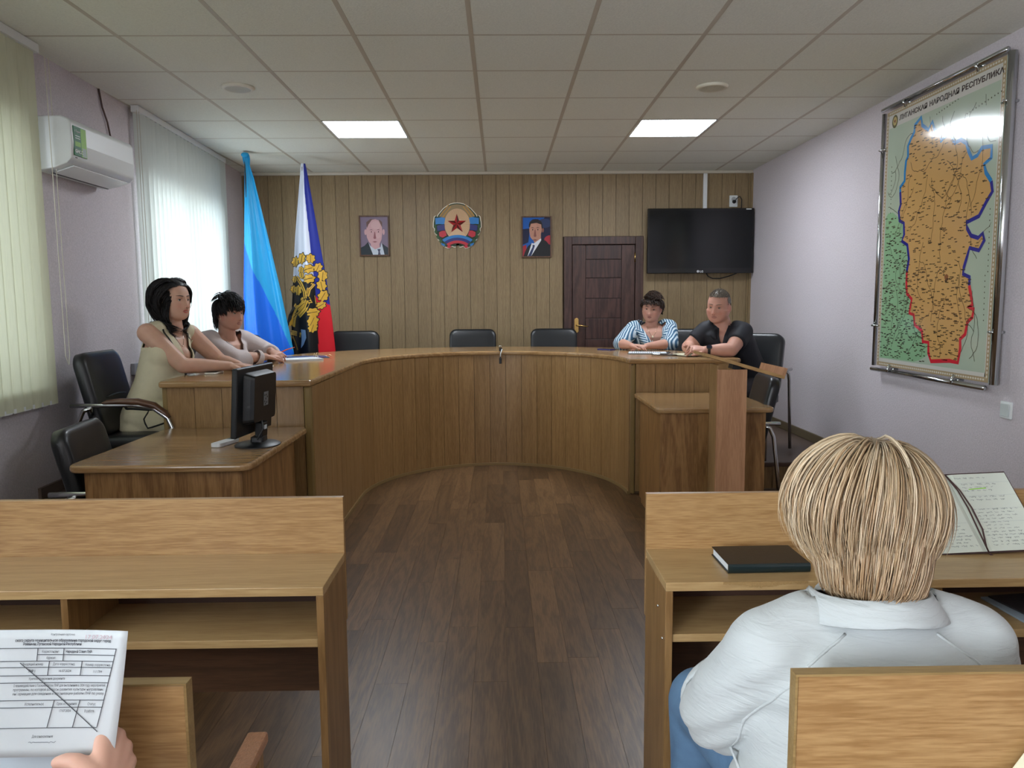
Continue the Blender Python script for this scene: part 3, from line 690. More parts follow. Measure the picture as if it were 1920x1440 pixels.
    mxx = sum(ex)/2-.01
    poly(6, [(mxx-.01, ez), (mxx+.015, ez), (mxx+.05, ez-.17), (mxx, ez-.19), (mxx-.05, ez-.17)])
    poly(6, [(mxx-.1, ez-.26), (mxx, ez-.245), (mxx+.1, ez-.26), (mxx, ez-.285)])
    g.obj('print', mats, t, fix=False)
portrait('framed portrait of a balding man on a mauve ground, beside the flags', -1.468, -1.154, 1.925, 2.343, 'pale')
portrait('framed portrait of a dark haired man on a blue ground, beside the door', .229, .545, 1.899, 2.327, 'dark')

# ------------------------------------------------------------------ emblem
em = thing('wall_emblem', 'round painted emblem with a red star, wheat and tricolour ribbons', 'emblem', (-.443, 8.05, 2.0))
ecx, ecz, es = -.4425, 2.236, .0002021   # one unit of es is a 1577th of the drawing's width
def E2(px, py): return (ecx+(px-788)/1577*.64, ecz-(py-718)/1440*.584)
def eshape(name, pts, m, d0, d1, bev=0, parent=em): return G().prism([E2(*p) for p in pts], 8.0695-d1, 8.0695-d0, plane='xz').obj(name, m, parent, bevel=bev)
half = [(785,135),(870,140),(960,160),(1060,215),(1150,280),(1230,370),(1290,440),(1310,490),(1350,460),(1390,490),(1400,560),(1415,640),(1420,760),(1385,800),(1390,860),(1370,930),(1330,960),(1320,1030),(1290,1090),(1230,1120),(1215,1180),(1150,1255),(1060,1295),(990,1310),(940,1255),(880,1275),(835,1275),(825,1215),(788,1185)]
full = half+[(1577-x, y) for x, y in half[::-1]]
m_out = mat('emblem_white', (228, 220, 200), .5); m_green = mat('emblem_green', (40, 62, 40), .6, var=.3, vscale=60); m_cream = mat('emblem_cream', (216, 180, 140), .5)
eshape('backing', full, m_out, 0, .012)
sx = lambda p, k=.965: (788+(p[0]-788)*k, 730+(p[1]-730)*k)
eshape('field', [sx(p) for p in full], m_green, .0122, .014)
eshape('upper_field', [(788+505*math.cos(a), 700-520*math.sin(a)) for a in np.linspace(.42, PI-.42, 30)]+[(788, 640)], mat('emblem_dim', (150, 128, 92), .6), .0142, .016)
eshape('sun_disc', [(788+330*math.cos(a), 690-400*math.sin(a)) for a in np.linspace(0, 2*PI, 44, endpoint=False)], m_cream, .0162, .018)
ray_m = mat('emblem_ray', (176, 136, 92), .5)
for k in range(64):
    a = 2*PI*k/64; c, s = math.cos(a), math.sin(a); w2 = 5
    P = [(788+130*c-w2*.4*s, 690-150*s-w2*.4*c), (788+326*c-w2*s, 690-395*s-w2*c), (788+326*c+w2*s, 690-395*s+w2*c), (788+130*c+w2*.4*s, 690-150*s+w2*.4*c)]
    if not (990 < P[1][1] and abs(P[1][0]-788) < 340): eshape('ray', P, ray_m, .0181, .0192)
gold = mat('emblem_gold', (200, 150, 60), .45); e_lb = mat('emblem_azure', (30, 120, 190), .45); e_b = mat('emblem_blue', (28, 36, 110), .45); e_r = mat('emblem_red', (190, 34, 52), .45)
for s in (1, -1):
    mx_ = lambda p: p if s == 1 else (1577-p[0], p[1])
    for k in range(7):
        t_ = k/6; bx, by = 985+t_*190, 225+t_*240
        for q, (dx, dy) in enumerate(((34, -8), (-26, 30))):
            P = [(bx+dx+26*math.cos(a)*math.cos(.9)-12*math.sin(a)*math.sin(.9), by+dy+30*math.cos(a)*math.sin(.9)+12*math.sin(a)*math.cos(.9)) for a in np.linspace(0, 2*PI, 10, endpoint=False)]
            eshape('wheat_grain', [mx_(p) for p in P], gold, .0182, .022)
    eshape('ribbon_azure', [mx_(p) for p in [(1095,530),(1180,505),(1260,520),(1350,530),(1345,690),(1250,680),(1180,690),(1120,680)]], e_lb, .0182, .023, .001)
    eshape('ribbon_blue', [mx_(p) for p in [(1115,690),(1200,700),(1310,720),(1300,860),(1210,845),(1110,840)]], e_b, .0182, .0225, .001)
    eshape('ribbon_red', [mx_(p) for p in [(1100,850),(1180,850),(1260,890),(1250,990),(1170,1025),(1060,970)]], e_r, .0182, .0225, .001)
    eshape('ribbon_tip', [mx_(p) for p in [(1120,1190),(1215,1160),(1200,1215),(1110,1250)]], e_lb, .0182, .021)
    eshape('ribbon_tail', [mx_(p) for p in [(940,1240),(1030,1220),(1070,1270),(1000,1300)]], e_r, .0182, .021)
    for k in range(9):
        a = math.radians(58-k*14); bx, by = 788+565*math.cos(a), 760-545*math.sin(a)
        if by < 560: continue
        P = [(bx+(34+8*math.cos(4*b))*math.cos(b), by+(58+10*math.cos(4*b))*math.sin(b)) for b in np.linspace(0, 2*PI, 14, endpoint=False)]
        eshape('oak_leaf', [mx_(p) for p in P], mat('emblem_leaf', (52, 84, 44), .6), .0142, .019)
def band(r0, r1, m, nm, d):
    P = [(788+r1*1.18*math.cos(a), 1470-r1*math.sin(a)) for a in np.linspace(.86, PI-.86, 22)]+[(788+r0*1.18*math.cos(a), 1470-r0*math.sin(a)) for a in np.linspace(PI-.86, .86, 22)]
    eshape(nm, P, m, .0182, d)
band(440, 510, e_lb, 'bottom_ribbon_azure', .0235); band(370, 439, e_b, 'bottom_ribbon_blue', .023); band(300, 369, e_r, 'bottom_ribbon_red', .0225)
star = []
for k in range(10):
    a = PI/2+k*PI/5; r_ = 1 if k % 2 == 0 else .40; star.append((780+250*r_*math.cos(a), 680-255*r_*math.sin(a)))
rd, rl = mat('star_dark_red', (92, 26, 24), .4), mat('star_red', (176, 36, 40), .4)
for k in range(10):
    g = G(); a, b = E2(*star[k]), E2(*star[(k+1) % 10]); c = E2(780, 680)
    g.add([(a[0], 8.048, a[1]), (b[0], 8.048, b[1]), (c[0], 8.03, c[1]), (a[0], 8.052, a[1]), (b[0], 8.052, b[1]), (c[0], 8.052, c[1])], [(0,1,2),(3,5,4),(0,3,4,1),(1,4,5,2),(2,5,3,0)])
    g.obj('star_facet', rd if k % 2 else rl, em)
# ------------------------------------------------------------------ flags
def vcol(me, cols, name='tone'):
    a = me.color_attributes.new(name, 'FLOAT_COLOR', 'POINT'); a.data.foreach_set('color', np.asarray(cols, dtype=np.float32).ravel())
flag_cloth = attr_mat('flag_satin', .45, spec=.35)
def flag(name, label, edges, pole, colour, y0, folds, fd):
    """edges: rows (z, x left, x right) of the hanging cloth; colour(u, z) gives its printed colour"""
    t = thing(name, label, 'flag', (pole[0], pole[1], DAIS))
    Z = np.array([e[0] for e in edges]); XL = np.array([e[1] for e in edges]); XR_ = np.array([e[2] for e in edges])
    NU, NV = 72, 150; V = []; C = []; F = []
    def S(u, z, d=0):
        l, r = np.interp(-z, -Z, XL), np.interp(-z, -Z, XR_); wd = r-l
        v = (Z[0]-z)/(Z[0]-Z[-1]); amp = fd*min(1, wd/.4)
        y = y0+amp*(math.sin(u*folds*PI+.6+v*.8)+.35*math.sin(u*folds*2.3*PI+2-v))-.55*wd*math.sin(PI*min(1, max(0, u)))*.45
        return Vector((l+wd*u, y-d, z))
    for j in range(NV+1):
        z = Z[0]+(Z[-1]-Z[0])*j/NV
        for i in range(NU+1):
            u = i/NU; V.append(S(u, z)); C.append(colour(u, V[-1].x, z))
    nf = len(V)
    for j in range(NV+1):       # the back of the roll
        z = Z[0]+(Z[-1]-Z[0])*j/NV
        for i in range(1, NU, 6):
            u = i/NU; p = S(u, z); l, r = np.interp(-z, -Z, XL), np.interp(-z, -Z, XR_); p.y = y0+.28*(r-l)*math.sin(PI*u)+fd*.5; V.append(p); C.append(colour(u, p.x, z))
    nb = len(range(1, NU, 6))
    for j in range(NV):
        for i in range(NU): a = j*(NU+1)+i; F.append((a, a+1, a+NU+2, a+NU+1))
        for i in range(nb-1): a = nf+j*nb+i; F.append((a, a+nb, a+nb+1, a+1))
        F.append((j*(NU+1), (j+1)*(NU+1), nf+(j+1)*nb, nf+j*nb)); F.append((j*(NU+1)+NU, nf+j*nb+nb-1, nf+(j+1)*nb+nb-1, (j+1)*(NU+1)+NU))
    g = G(); g.add(V, F); cl = g.obj('cloth', flag_cloth, t, smooth=True); vcol(cl.data, C)
    G().tube([(pole[0], pole[1], DAIS+.02), (pole[0], pole[1], edges[0][0]-.03)], .014, 10).obj('pole', brown, t, smooth=True)
    G().lathe([(.001, .03), (.08, .02), (.1, 0), (.001, 0)], (pole[0], pole[1], DAIS), 24).obj('base', dark_p, t, smooth=True)
    return t, S
def zx(px, py, Y): return CAM_H+(572-py)*Y/1418, (px-937)*Y/1418
def rows(Y, L): return [(zx(a, y, Y)[0], zx(a, y, Y)[1], zx(b, y, Y)[1]) for y, a, b in L]
cA, cB = lin((30, 150, 206)), lin((8, 100, 214))
R1 = rows(6.95, [(299, 469, 482), (306, 469, 483), (318, 472, 482), (341, 471, 489), (444, 465, 511), (547, 458, 532), (660, 454, 552), (770, 457, 548)])
d1, d2 = zx(463, 455, 6.95), zx(552, 660, 6.95)
def col1(u, x, z):
    k = (z-d1[0])-(x-d1[1])*(d2[0]-d1[0])/(d2[1]-d1[1])
    return cA if k > 0 else cB
fx = R1[0][1]+.03
ft, S1 = flag('blue_flag', 'tall furled flag in two blues, in the corner by the window', R1, (fx, 6.97), col1, 6.97, 3.2, .035)
g = G(); g.sphere((fx+.003, 6.95, R1[0][0]-.004), (.036, .03, .022), 14, 8); k_ = g.obj('top_knot', flag_cloth, ft, smooth=True); vcol(k_.data, [cA]*len(k_.data.vertices))
R2 = rows(7.15, [(315, 575, 583), (325, 574, 585), (444, 559, 602), (521, 552, 613.5), (598, 545, 622), (660, 544, 627), (770, 548, 616)])
K2 = [(cy_, cx_) for cx_, cy_ in [(546, 100), (552, 300), (575, 600), (600, 900), (612, 1050), (620, 1250), (622, 1440), (630, 2000)]]
cW, cN, cR, cK = lin((206, 212, 226)), lin((24, 40, 140)), lin((206, 26, 40)), lin((14, 13, 15))
def dwg(x, z): return ((x*1418/7.15+937)-440)*3.89, ((572-(z-CAM_H)*1418/7.15)-290)*3.89
def col2(u, x, z):
    cx_, cy_ = dwg(x, z); b = np.interp(cy_, [k[0] for k in K2], [k[1] for k in K2])
    if cx_ < b:
        return cK if cy_ > 935-.10*(b-cx_) else cW
    return cR if cy_ > 1060+(cx_-640)*.75 else cN
f2, S2 = flag('tricolour_flag', 'furled white, blue and red flag with golden oak leaves on black', R2, (R2[0][1]+.02, 7.17), col2, 7.17, 2.4, .03)
ZL = np.array([r[0] for r in R2]); 
def on2(cx_, cy_, d):
    px_, py_ = 440+cx_/3.89, 290+cy_/3.89; z, x = zx(px_, py_, 7.15)
    l, r = np.interp(-z, -ZL, [q[1] for q in R2]), np.interp(-z, -ZL, [q[2] for q in R2])
    return S2((x-l)/(r-l), z, d)
gold_f, ink = mat('flag_gold', (206, 162, 52), .5), mat('flag_ink', (14, 12, 12), .6)
def decal(g, P, d):
    n = len(P); c = (sum(p[0] for p in P)/n, sum(p[1] for p in P)/n)
    g.add([on2(*c, d)]+[on2((c[0]+p[0])/2, (c[1]+p[1])/2, d) for p in P]+[on2(*p, d) for p in P], [(0, 1+i, 1+(i+1) % n) for i in range(n)]+[(1+i, 1+n+i, 1+n+(i+1) % n, 1+(i+1) % n) for i in range(n)])
def leaf(cx_, cy_, s, a):
    for k, (m, q, d) in enumerate(((ink, s*1.16, .004), (gold_f, s, .0065))):
        P = []
        for b in np.linspace(0, 2*PI, 30, endpoint=False):
            r = q*(1+.15*math.cos(7*b)+.1*math.cos(b)); x, y = r*.8*math.sin(b), -r*math.cos(b)
            P.append((cx_+x*math.cos(a)-y*math.sin(a), cy_+x*math.sin(a)+y*math.cos(a)))
        g = G(); decal(g, P, d); g.obj('oak_leaf' if k else 'leaf_outline', m, f2, fix=False)
    g = G(); P = [(cx_+math.sin(a)*s*t, cy_-math.cos(a)*s*t) for t in np.linspace(-.8, .8, 5)]
    g.tube([on2(*p, .008) for p in P], .0022, 4); g.obj('leaf_vein', ink, f2)
for L in ((462, 790, 34, .2), (520, 770, 36, .3), (584, 770, 30, 0), (512, 850, 24, .2), (516, 882, 24, 3), (568, 842, 34, 1.2), (568, 912, 36, 1.3), (626, 832, 30, .4), (655, 890, 36, .1), (450, 915, 24, .3), (484, 995, 34, .1), (438, 985, 26, .2), (648, 960, 36, -.2), (655, 1035, 38, .5), (640, 1100, 30, 1), (590, 1150, 36, 1.4), (590, 1215, 38, .4), (590, 1262, 32, .3)):
    leaf(*L)
def band2(P, w):
    for k, (m, ww, d) in enumerate(((ink, w*1.2, .003), (gold_f, w, .0055))):
        g = G(); V = []; F = []
        for i, p in enumerate(P):
            a, b = P[max(0, i-1)], P[min(len(P)-1, i+1)]; l = math.hypot(b[0]-a[0], b[1]-a[1]); nx, ny = -(b[1]-a[1])/l, (b[0]-a[0])/l
            for q in (-1, 0, 1): V.append(on2(p[0]+nx*ww*q/2, p[1]+ny*ww*q/2, d))
        for i in range(len(P)-1):
            for q in (0, 1): F.append((i*3+q, i*3+q+1, i*3+q+4, i*3+q+3))
        g.add(V, F); g.obj('branch' if k else 'branch_outline', m, f2, fix=False)
    for off in (-.2, .2):
        g = G(); g.tube([on2(p[0]+off*w*.6, p[1]+off*w, .0075) for p in P], .002, 4); g.obj('branch_line', ink, f2)
band2([(415, 1250), (430, 1180), (470, 1110), (530, 1070), (610, 1060)], 62)
band2([(430, 1195), (490, 1165), (540, 1120), (560, 1070), (585, 1060)], 44)
band2([(470, 895), (510, 945), (538, 1000), (545, 1050)], 26); band2([(600, 945), (572, 985), (560, 1035)], 26)
band2([(405, 1295), (450, 1300), (500, 1312)], 34); band2([(415, 1320), (440, 1360), (466, 1420)], 12)
g = G(); decal(g, [(502, 1270), (540, 1275), (545, 1330), (520, 1380), (498, 1405), (505, 1340)], .006); g.obj('axe_blade', mat('flag_steel', (120, 152, 186), .5), f2, fix=False)

# ------------------------------------------------------------------ wall map
mp_ = thing('wall_map', 'large framed wall map of an orange region, with chrome rails', 'map', (2.63, 4.58, .97))
xm = 2.606; Ya, Yb, Za, Zb = 3.985, 5.19, .978, 2.666
G().box(xm, xm+.008, Ya, Yb, Za, Zb).obj('panel', mat('map_pale_green', (176, 190, 170), .14, coat=.6), mp_)
def mshape(name, P, m, d, par=mp_):
    return G().prism(P, xm-.0003-d, xm+.001-.0003*0, plane='yz').obj(name, m, par) if False else G().add([(xm-d, y, z) for y, z in P], [list(range(len(P)))]).obj(name, m, par, fix=False)
gl = dict(rough=.14, coat=.6)
N_ = [(4.769, 2.542), (4.755, 2.492), (4.683, 2.448), (4.645, 2.488), (4.616, 2.433), (4.547, 2.383), (4.545, 2.353), (4.488, 2.374), (4.457, 2.416), (4.428, 2.344), (4.403, 2.313), (4.345, 2.318), (4.292, 2.29), (4.266, 2.239), (4.234, 2.195), (4.187, 2.203), (4.15, 2.236), (4.068, 2.228), (4.066, 2.168), (4.122, 2.145), (4.105, 2.098)]
BL = [(4.055, 2.045), (4.04, 1.99), (4.084, 1.944), (4.143, 1.873), (4.252, 1.851), (4.241, 1.816), (4.203, 1.774), (4.139, 1.756), (4.101, 1.778), (4.085, 1.739), (4.126, 1.688), (4.21, 1.707), (4.233, 1.649), (4.252, 1.604), (4.257, 1.566), (4.195, 1.546)]
RD = [(4.195, 1.501), (4.166, 1.424), (4.156, 1.393), (4.199, 1.384), (4.143, 1.371), (4.15, 1.326), (4.191, 1.298), (4.207, 1.229), (4.25, 1.2), (4.245, 1.149), (4.26, 1.065), (4.34, 1.07), (4.53, 1.053), (4.561, 1.101), (4.567, 1.165), (4.629, 1.167), (4.644, 1.232), (4.731, 1.269), (4.746, 1.33), (4.799, 1.34), (4.789, 1.386), (4.778, 1.428), (4.839, 1.464), (4.85, 1.532)]
B2 = [(4.852, 1.604), (4.834, 1.683), (4.861, 1.773), (4.93, 1.803), (4.905, 1.841), (4.916, 1.916), (4.97, 1.937), (4.985, 1.998), (4.965, 2.04)]
L2 = [(4.977, 2.121), (4.98, 2.151), (4.93, 2.183), (4.931, 2.242), (4.923, 2.308), (4.902, 2.333), (4.908, 2.397), (4.875, 2.438), (4.841, 2.469), (4.836, 2.511)]
def fill(name, P, m, d):
    bm = bmesh.new(); vs = [bm.verts.new((xm-d, y, z)) for y, z in P]; f = bm.faces.new(vs); f.normal_update(); bmesh.ops.triangulate(bm, faces=[f])
    me = bpy.data.meshes.new(name); bm.to_mesh(me); bm.free(); me.materials.append(m); o = bpy.data.objects.new(name, me); COL.objects.link(o); attach(o, mp_); return o
reg = N_+BL+RD+B2+L2
mg = mat('map_margin', (206, 204, 196), **gl)
def strip(name, y0, y1, z0, z1, m, d): return fill(name, [(y0, z0), (y1, z0), (y1, z1), (y0, z1)], m, d)
strip('title_band', Ya+.03, Yb-.03, 2.555, Zb-.028, mg, .0004)
for q in ((Ya+.028, Ya+.034, Za+.03, Zb-.03), (Yb-.034, Yb-.028, Za+.03, Zb-.03), (Ya+.028, Yb-.028, Za+.028, Za+.05)): strip('inner_margin', *q, mg, .0005)
bgm = mat('map_border', (170, 150, 118), **gl)
for q in ((Ya, Ya+.028, Za, Zb), (Yb-.028, Yb, Za, Zb), (Ya+.028, Yb-.028, Za, Za+.028), (Ya+.028, Yb-.028, Zb-.028, Zb)): strip('border_band', *q, bgm, .0004)
g = G(); rr = random.Random(8)
def dash(y0, z0, y1, z1, w, d=.0016):
    l = math.hypot(y1-y0, z1-z0) or 1; ny, nz = -(z1-z0)/l*w/2, (y1-y0)/l*w/2
    g.add([(xm-d, y0+ny, z0+nz), (xm-d, y0-ny, z0-nz), (xm-d, y1-ny, z1-nz), (xm-d, y1+ny, z1+nz)], [(0, 1, 2, 3)])
n = 72
for k in range(n):
    for y in (Ya+.014, Yb-.014):
        z = Za+.02+(Zb-Za-.04)*(k+.5)/n; P = [(y+.006*math.cos(a), z+.0085*math.sin(a)) for a in np.linspace(0, 2*PI, 8, endpoint=False)]; g.add([(xm-.0009, *p) for p in P], [list(range(8))])
for k in range(52):
    for z in (Za+.014, Zb-.014):
        y = Ya+.03+(Yb-Ya-.06)*(k+.5)/52; P = [(y+.0085*math.cos(a), z+.006*math.sin(a)) for a in np.linspace(0, 2*PI, 8, endpoint=False)]; g.add([(xm-.0009, *p) for p in P], [list(range(8))])
stuff(g.obj('border_chain', mat('map_border_light', (214, 208, 190), **gl), mp_, fix=False))
grn_m = mat('map_green', (142, 184, 142), **gl)
fill('green_neighbour', [(5.152, 1.97), (5.12, 2.0), (5.06, 2.0), (4.99, 1.96), (4.97, 1.937), (4.916, 1.916), (4.905, 1.841), (4.93, 1.803), (4.861, 1.773), (4.834, 1.683), (4.852, 1.604), (4.85, 1.532), (4.839, 1.464), (4.778, 1.428), (4.799, 1.34), (4.746, 1.33), (4.731, 1.269), (4.644, 1.232), (4.629, 1.167), (4.567, 1.165), (4.561, 1.09), (4.66, 1.05), (4.72, 1.035), (5.152, 1.035)], grn_m, .0007)
fill('orange_region', reg, mat('map_orange', (206, 162, 100), **gl), .001)
def border(name, P, m, w):
    V = []; F = []
    for i, p in enumerate(P):
        a, b = P[max(0, i-1)], P[min(len(P)-1, i+1)]; l = math.hypot(b[0]-a[0], b[1]-a[1]) or 1; ny, nz = -(b[1]-a[1])/l*w/2, (b[0]-a[0])/l*w/2
        V += [(xm-.0014, p[0]+ny, p[1]+nz), (xm-.0014, p[0]-ny, p[1]-nz)]
    for i in range(len(P)-1): F.append((2*i, 2*i+1, 2*i+3, 2*i+2))
    G().add(V, F).obj(name, m, mp_, fix=False)
for k, (P, c) in enumerate(((L2[:]+N_+BL[:1], (30, 130, 196)), (BL+RD[:1], (34, 38, 140)), (RD+B2[:1], (206, 44, 58)), (B2+L2[:1], (34, 38, 140)))): border('region_border', P, mat('map_edge_%d' % k, c, **gl), .024)
fill('capital_city', [(4.415+.018*math.cos(a)*(1+.3*math.sin(3*a)), 1.548+.024*math.sin(a)) for a in np.linspace(0, 2*PI, 12, endpoint=False)], mat('map_city', (140, 88, 56), **gl), .0015)
dk = mat('map_ink', (74, 60, 44), **gl); vdk = mat('map_title_ink', (74, 62, 62), **gl)
def inside(P, y, z):
    c = False
    for (y0, z0), (y1, z1) in zip(P, P[1:]+P[:1]):
        if (z0 > z) != (z1 > z) and y < (y1-y0)*(z-z0)/(z1-z0)+y0: c = not c
    return c
g = G()
cnt = 0
while cnt < 620:
    y, z = rr.uniform(4.06, 4.98), rr.uniform(1.07, 2.52)
    if not inside(reg, y, z) or (z > 1.62 and rr.random() < .45): continue
    l = rr.uniform(.016, .036); cnt += 1
    for s in range(3): dash(y-l/2+l*s/3, z+rr.uniform(-.001, .001), y-l/2+l*(s+.8)/3, z+rr.uniform(-.001, .001), .0055)
cnt = 0
while cnt < 430:
    y, z = rr.uniform(4.58, 5.15), rr.uniform(1.04, 1.99)
    if inside(reg, y, z) or (y > 4.9 and z > 1.97) or not (z < 1.16+(y-4.58)*1.9): continue
    l = rr.uniform(.014, .032); cnt += 1; dash(y-l/2, z, y+l/2, z, .005)
for _ in range(46):       # roads and rivers
    y, z = rr.uniform(4.1, 5.1), rr.uniform(1.08, 2.5); a = rr.uniform(0, 2*PI)
    for s in range(14):
        a += rr.uniform(-.6, .6); y2, z2 = y+.022*math.cos(a), z+.03*math.sin(a)
        if not (4.03 < y2 < 5.14 and 1.05 < z2 < 2.53): break
        dash(y, z, y2, z2, .0028, .0015); y, z = y2, z2
for y0, z0, n_ in ((4.60, 2.52, 9), (4.3, 2.45, 12), (5.1, 2.3, 11), (4.05, 1.9, 12), (4.06, 1.55, 9)):
    for k in range(n_):
        yy, zz = (y0-k*.026, z0+k*.004) if n_ in (9, 12) and z0 > 2.4 else (y0-.001*k, z0-k*.03)
        dash(yy-.003, zz, yy+.003, zz, .007)
stuff(g.obj('place_names', dk, mp_, fix=False))
Tm = frame_T((xm-.0012, 5.03, 2.585), (0, -1, 0), (0, 0, 1))
words = [text('title_word', q, .042, Tm, vdk, mp_, depth=.0004, bold=.0012) for q in ('ЛУГАНСКАЯ', 'НАРОДНАЯ', 'РЕСПУБЛИКА')]
wds = [max(v.co.y for v in o.data.vertices)-min(v.co.y for v in o.data.vertices) for o in words]; kx = (1.03-.05)/sum(wds); y0_ = 5.03
for o, q in zip(words, wds):
    m_ = max(v.co.y for v in o.data.vertices)
    for v in o.data.vertices: v.co.y = y0_-(m_-v.co.y)*kx
    y0_ -= q*kx+.025
g = G(); g.m = 0; cyl = [(5.085+.036*math.cos(a), 2.59+.042*math.sin(a)) for a in np.linspace(0, 2*PI, 20, endpoint=False)]
g.add([(xm-.001, *p) for p in cyl], [list(range(20))]); g.m = 1; g.add([(xm-.0013, 5.085+(p[0]-5.085)*.66, 2.592+(p[1]-2.59)*.66) for p in cyl], [list(range(20))]); g.m = 2
g.add([(xm-.0016, 5.085+.014*(1 if k % 2 == 0 else .4)*math.cos(PI/2+k*PI/5), 2.592+.016*(1 if k % 2 == 0 else .4)*math.sin(PI/2+k*PI/5)) for k in range(10)], [list(range(10))])
g.obj('emblem_print', [mat('map_emblem_olive', (96, 92, 60), **gl), mat('map_emblem_tan', (190, 170, 110), **gl), mat('map_emblem_red', (120, 54, 40), **gl)], mp_, fix=False)
for a, b in (((xm-.004, Ya-.01, Zb+.026), (xm-.004, Yb+.055, Zb+.03)), ((xm-.004, Ya+.02, Za-.03), (xm-.004, Yb+.06, Za-.03))):
    G().tube([a, b], .014, 12).obj('chrome_rail', chrome, mp_, smooth=True)
for y, r_ in ((Ya-.045, .022), (Yb+.04, .014)): G().tube([(xm+.0, y, Za-.005), (xm+.0, y, Zb+.005)], r_, 12).obj('chrome_rail', chrome, mp_, smooth=True)
for y, z in ((4.95, Zb+.014), (4.21, Zb+.014), (5.0, Za-.014), (4.28, Za-.014)):
    G().tube([(xm-.02, y, z+.016 if z > 2 else z-.018), (xm-.022, y, z), (xm-.006, y, z-.03 if z > 2 else z+.03)], .008, 8).obj('clip', chrome, mp_, smooth=True)
    G().tube([(xm+.008, y, z), (XR-.001, y, z)], .008, 8).obj('stand_off', chrome, mp_, smooth=True)
for y, z in ((Ya-.02, 2.43), (Yb+.02, 2.43), (Ya-.02, 1.25), (Yb+.02, 1.25)):
    s = 1 if y > 4.5 else -1
    G().tube([(xm-.01, y+s*.03, z), (xm-.026, y+s*.015, z), (xm-.006, y-s*.03, z)], .008, 8).obj('clip', chrome, mp_, smooth=True)
    G().tube([(xm+.01, y+s*.015, z), (XR-.001, y+s*.015, z)], .008, 8).obj('stand_off', chrome, mp_, smooth=True)

# ------------------------------------------------------------------ things on the tables
paper = mat('paper_white', (206, 212, 216), .7); paper_c = mat('paper_cream', (224, 220, 190), .7); ink_p = mat('print_ink', (70, 72, 80), .7); pen_ink = mat('pen_ink', (92, 96, 112), .7)
mo = thing('monitor', 'black monitor with its back turned, on the low side table', 'monitor', (-1.17, 3.58, .757))
Tm = Matrix.Translation((-1.172, 3.60, .97)) @ Matrix.Rotation(math.radians(-6), 4, 'Z') @ Matrix.Rotation(math.radians(4), 4, 'Y')
mb = mat('monitor_black', (16, 20, 24), .42)
G().box(-.028, .0, -.20, .20, -.155, .165, Tm).obj('screen_housing', mb, mo, bevel=.006)
G().box(-.0295, -.0285, -.185, .185, -.135, .15, Tm).obj('screen', mat('monitor_screen', (10, 12, 14), .15), mo)
G().loft([[Tm @ Vector((x, y*s, z*s+.02)) for y, z in rrect(-.13, .13, -.115, .115, .02, 3)] for x, s in ((.0005, 1.06), (.03, 1), (.048, .95))]).obj('rear_cover', mb, mo)
G().box(.0485, .05, -.02, .03, -.02, .045, Tm).obj('label', mat('label_grey', (120, 124, 126), .5), mo)
g = G(); 
for y, z in ((-.012, .03), (.006, .03), (.018, .02), (-.012, .0), (.012, -.006), (.0, .012), (-.004, -.012)): g.box(.0502, .0506, y-.004, y+.004, z-.004, z+.004, Tm)
stuff(g.obj('label_print', mb, mo))
G().box(.012, .05, -.03, .035, -.2, -.1, Tm).obj('neck', mb, mo, bevel=.006)
G().box(.0505, .0515, -.01, .018, -.135, -.115, Tm).obj('small_label', paper, mo)
G().prism(rrect(-1.19, -1.13, 3.55, 3.63, .01), .772, .80).obj('stand_post', mb, mo, bevel=.004)
G().loft([[Vector((-1.165+(.105*sx_)*math.cos(a), 3.585+(.115*sx_)*math.sin(a), z)) for a in np.linspace(0, 2*PI, 32, endpoint=False)] for sx_, z in ((1, .7575), (1, .762), (.9, .768), (.4, .775))]).obj('stand_base', mb, mo, smooth='auto')
G().tube([(-1.14, 3.57, .88), (-1.125, 3.55, .84), (-1.15, 3.53, .79)], .004, 6).obj('cable', dark_p, mo)
Tr = Matrix.Translation((-1.325, 3.6, .7575)) @ Matrix.Rotation(math.radians(-14), 4, 'Z')
rm = thing('remote_control', 'white remote control lying beside the monitor foot', 'remote', (-1.325, 3.6, .757))
G().prism([tuple(p) for p in rrect(-.025, .025, -.085, .085, .012)], 0, .02, Tr).obj('body', mat('remote_white', (226, 230, 234), .4), rm, bevel=.004)
G().box(-.019, .019, .035, .072, .0202, .0208, Tr).obj('display', mat('remote_display', (88, 104, 110), .3), rm)
def sheet(name, label, cat, x, y, z, w_, h_, rz, th=.0012, m=paper, lines=0, group=None):
    T = Matrix.Translation((x, y, z)) @ Matrix.Rotation(math.radians(rz), 4, 'Z')
    t = thing(name, label, cat, (x, y, z), 0, group)
    G().box(-w_/2, w_/2, -h_/2, h_/2, 0, th, T).obj('page', m, t)
    if lines:
        g = G(); r2 = random.Random(int(x*100))
        for k in range(lines):
            yy = h_/2-.03-(h_-.06)*k/lines; xx = -w_/2+.02
            while xx < w_/2-.03: l = r2.uniform(.006, .02); g.box(xx, xx+l, yy, yy+.003, th, th+.0003, T); xx += l+.004
        stuff(g.obj('writing', ink_p, t))
    return t
sheet('paper_stack', 'thick stack of white papers on the desk before the grey jacketed person', 'papers', -1.50, 5.66, DT, .21, .29, -58, .014, paper, 0)
sheet('document_folder', 'blue folder under papers beside the eyeglasses', 'folder', -1.52, 5.96, DT, .22, .30, -66, .006, mat('folder_blue', (50, 70, 120), .4))
sheet('paper_sheet', 'single white sheet on the desk, its corner showing past the monitor', 'paper', -1.62, 5.0, DT, .21, .29, 12, .001, paper, 12)
t = thing('smartphone', 'small pale phone under the hands of the cream dressed person', 'phone', (-1.74, 4.6, DT))
G().prism(rrect(-1.775, -1.705, 4.53, 4.67, .01), DT+.0005, DT+.012).obj('body', mat('phone_white', (214, 210, 204), .3), t, bevel=.003)
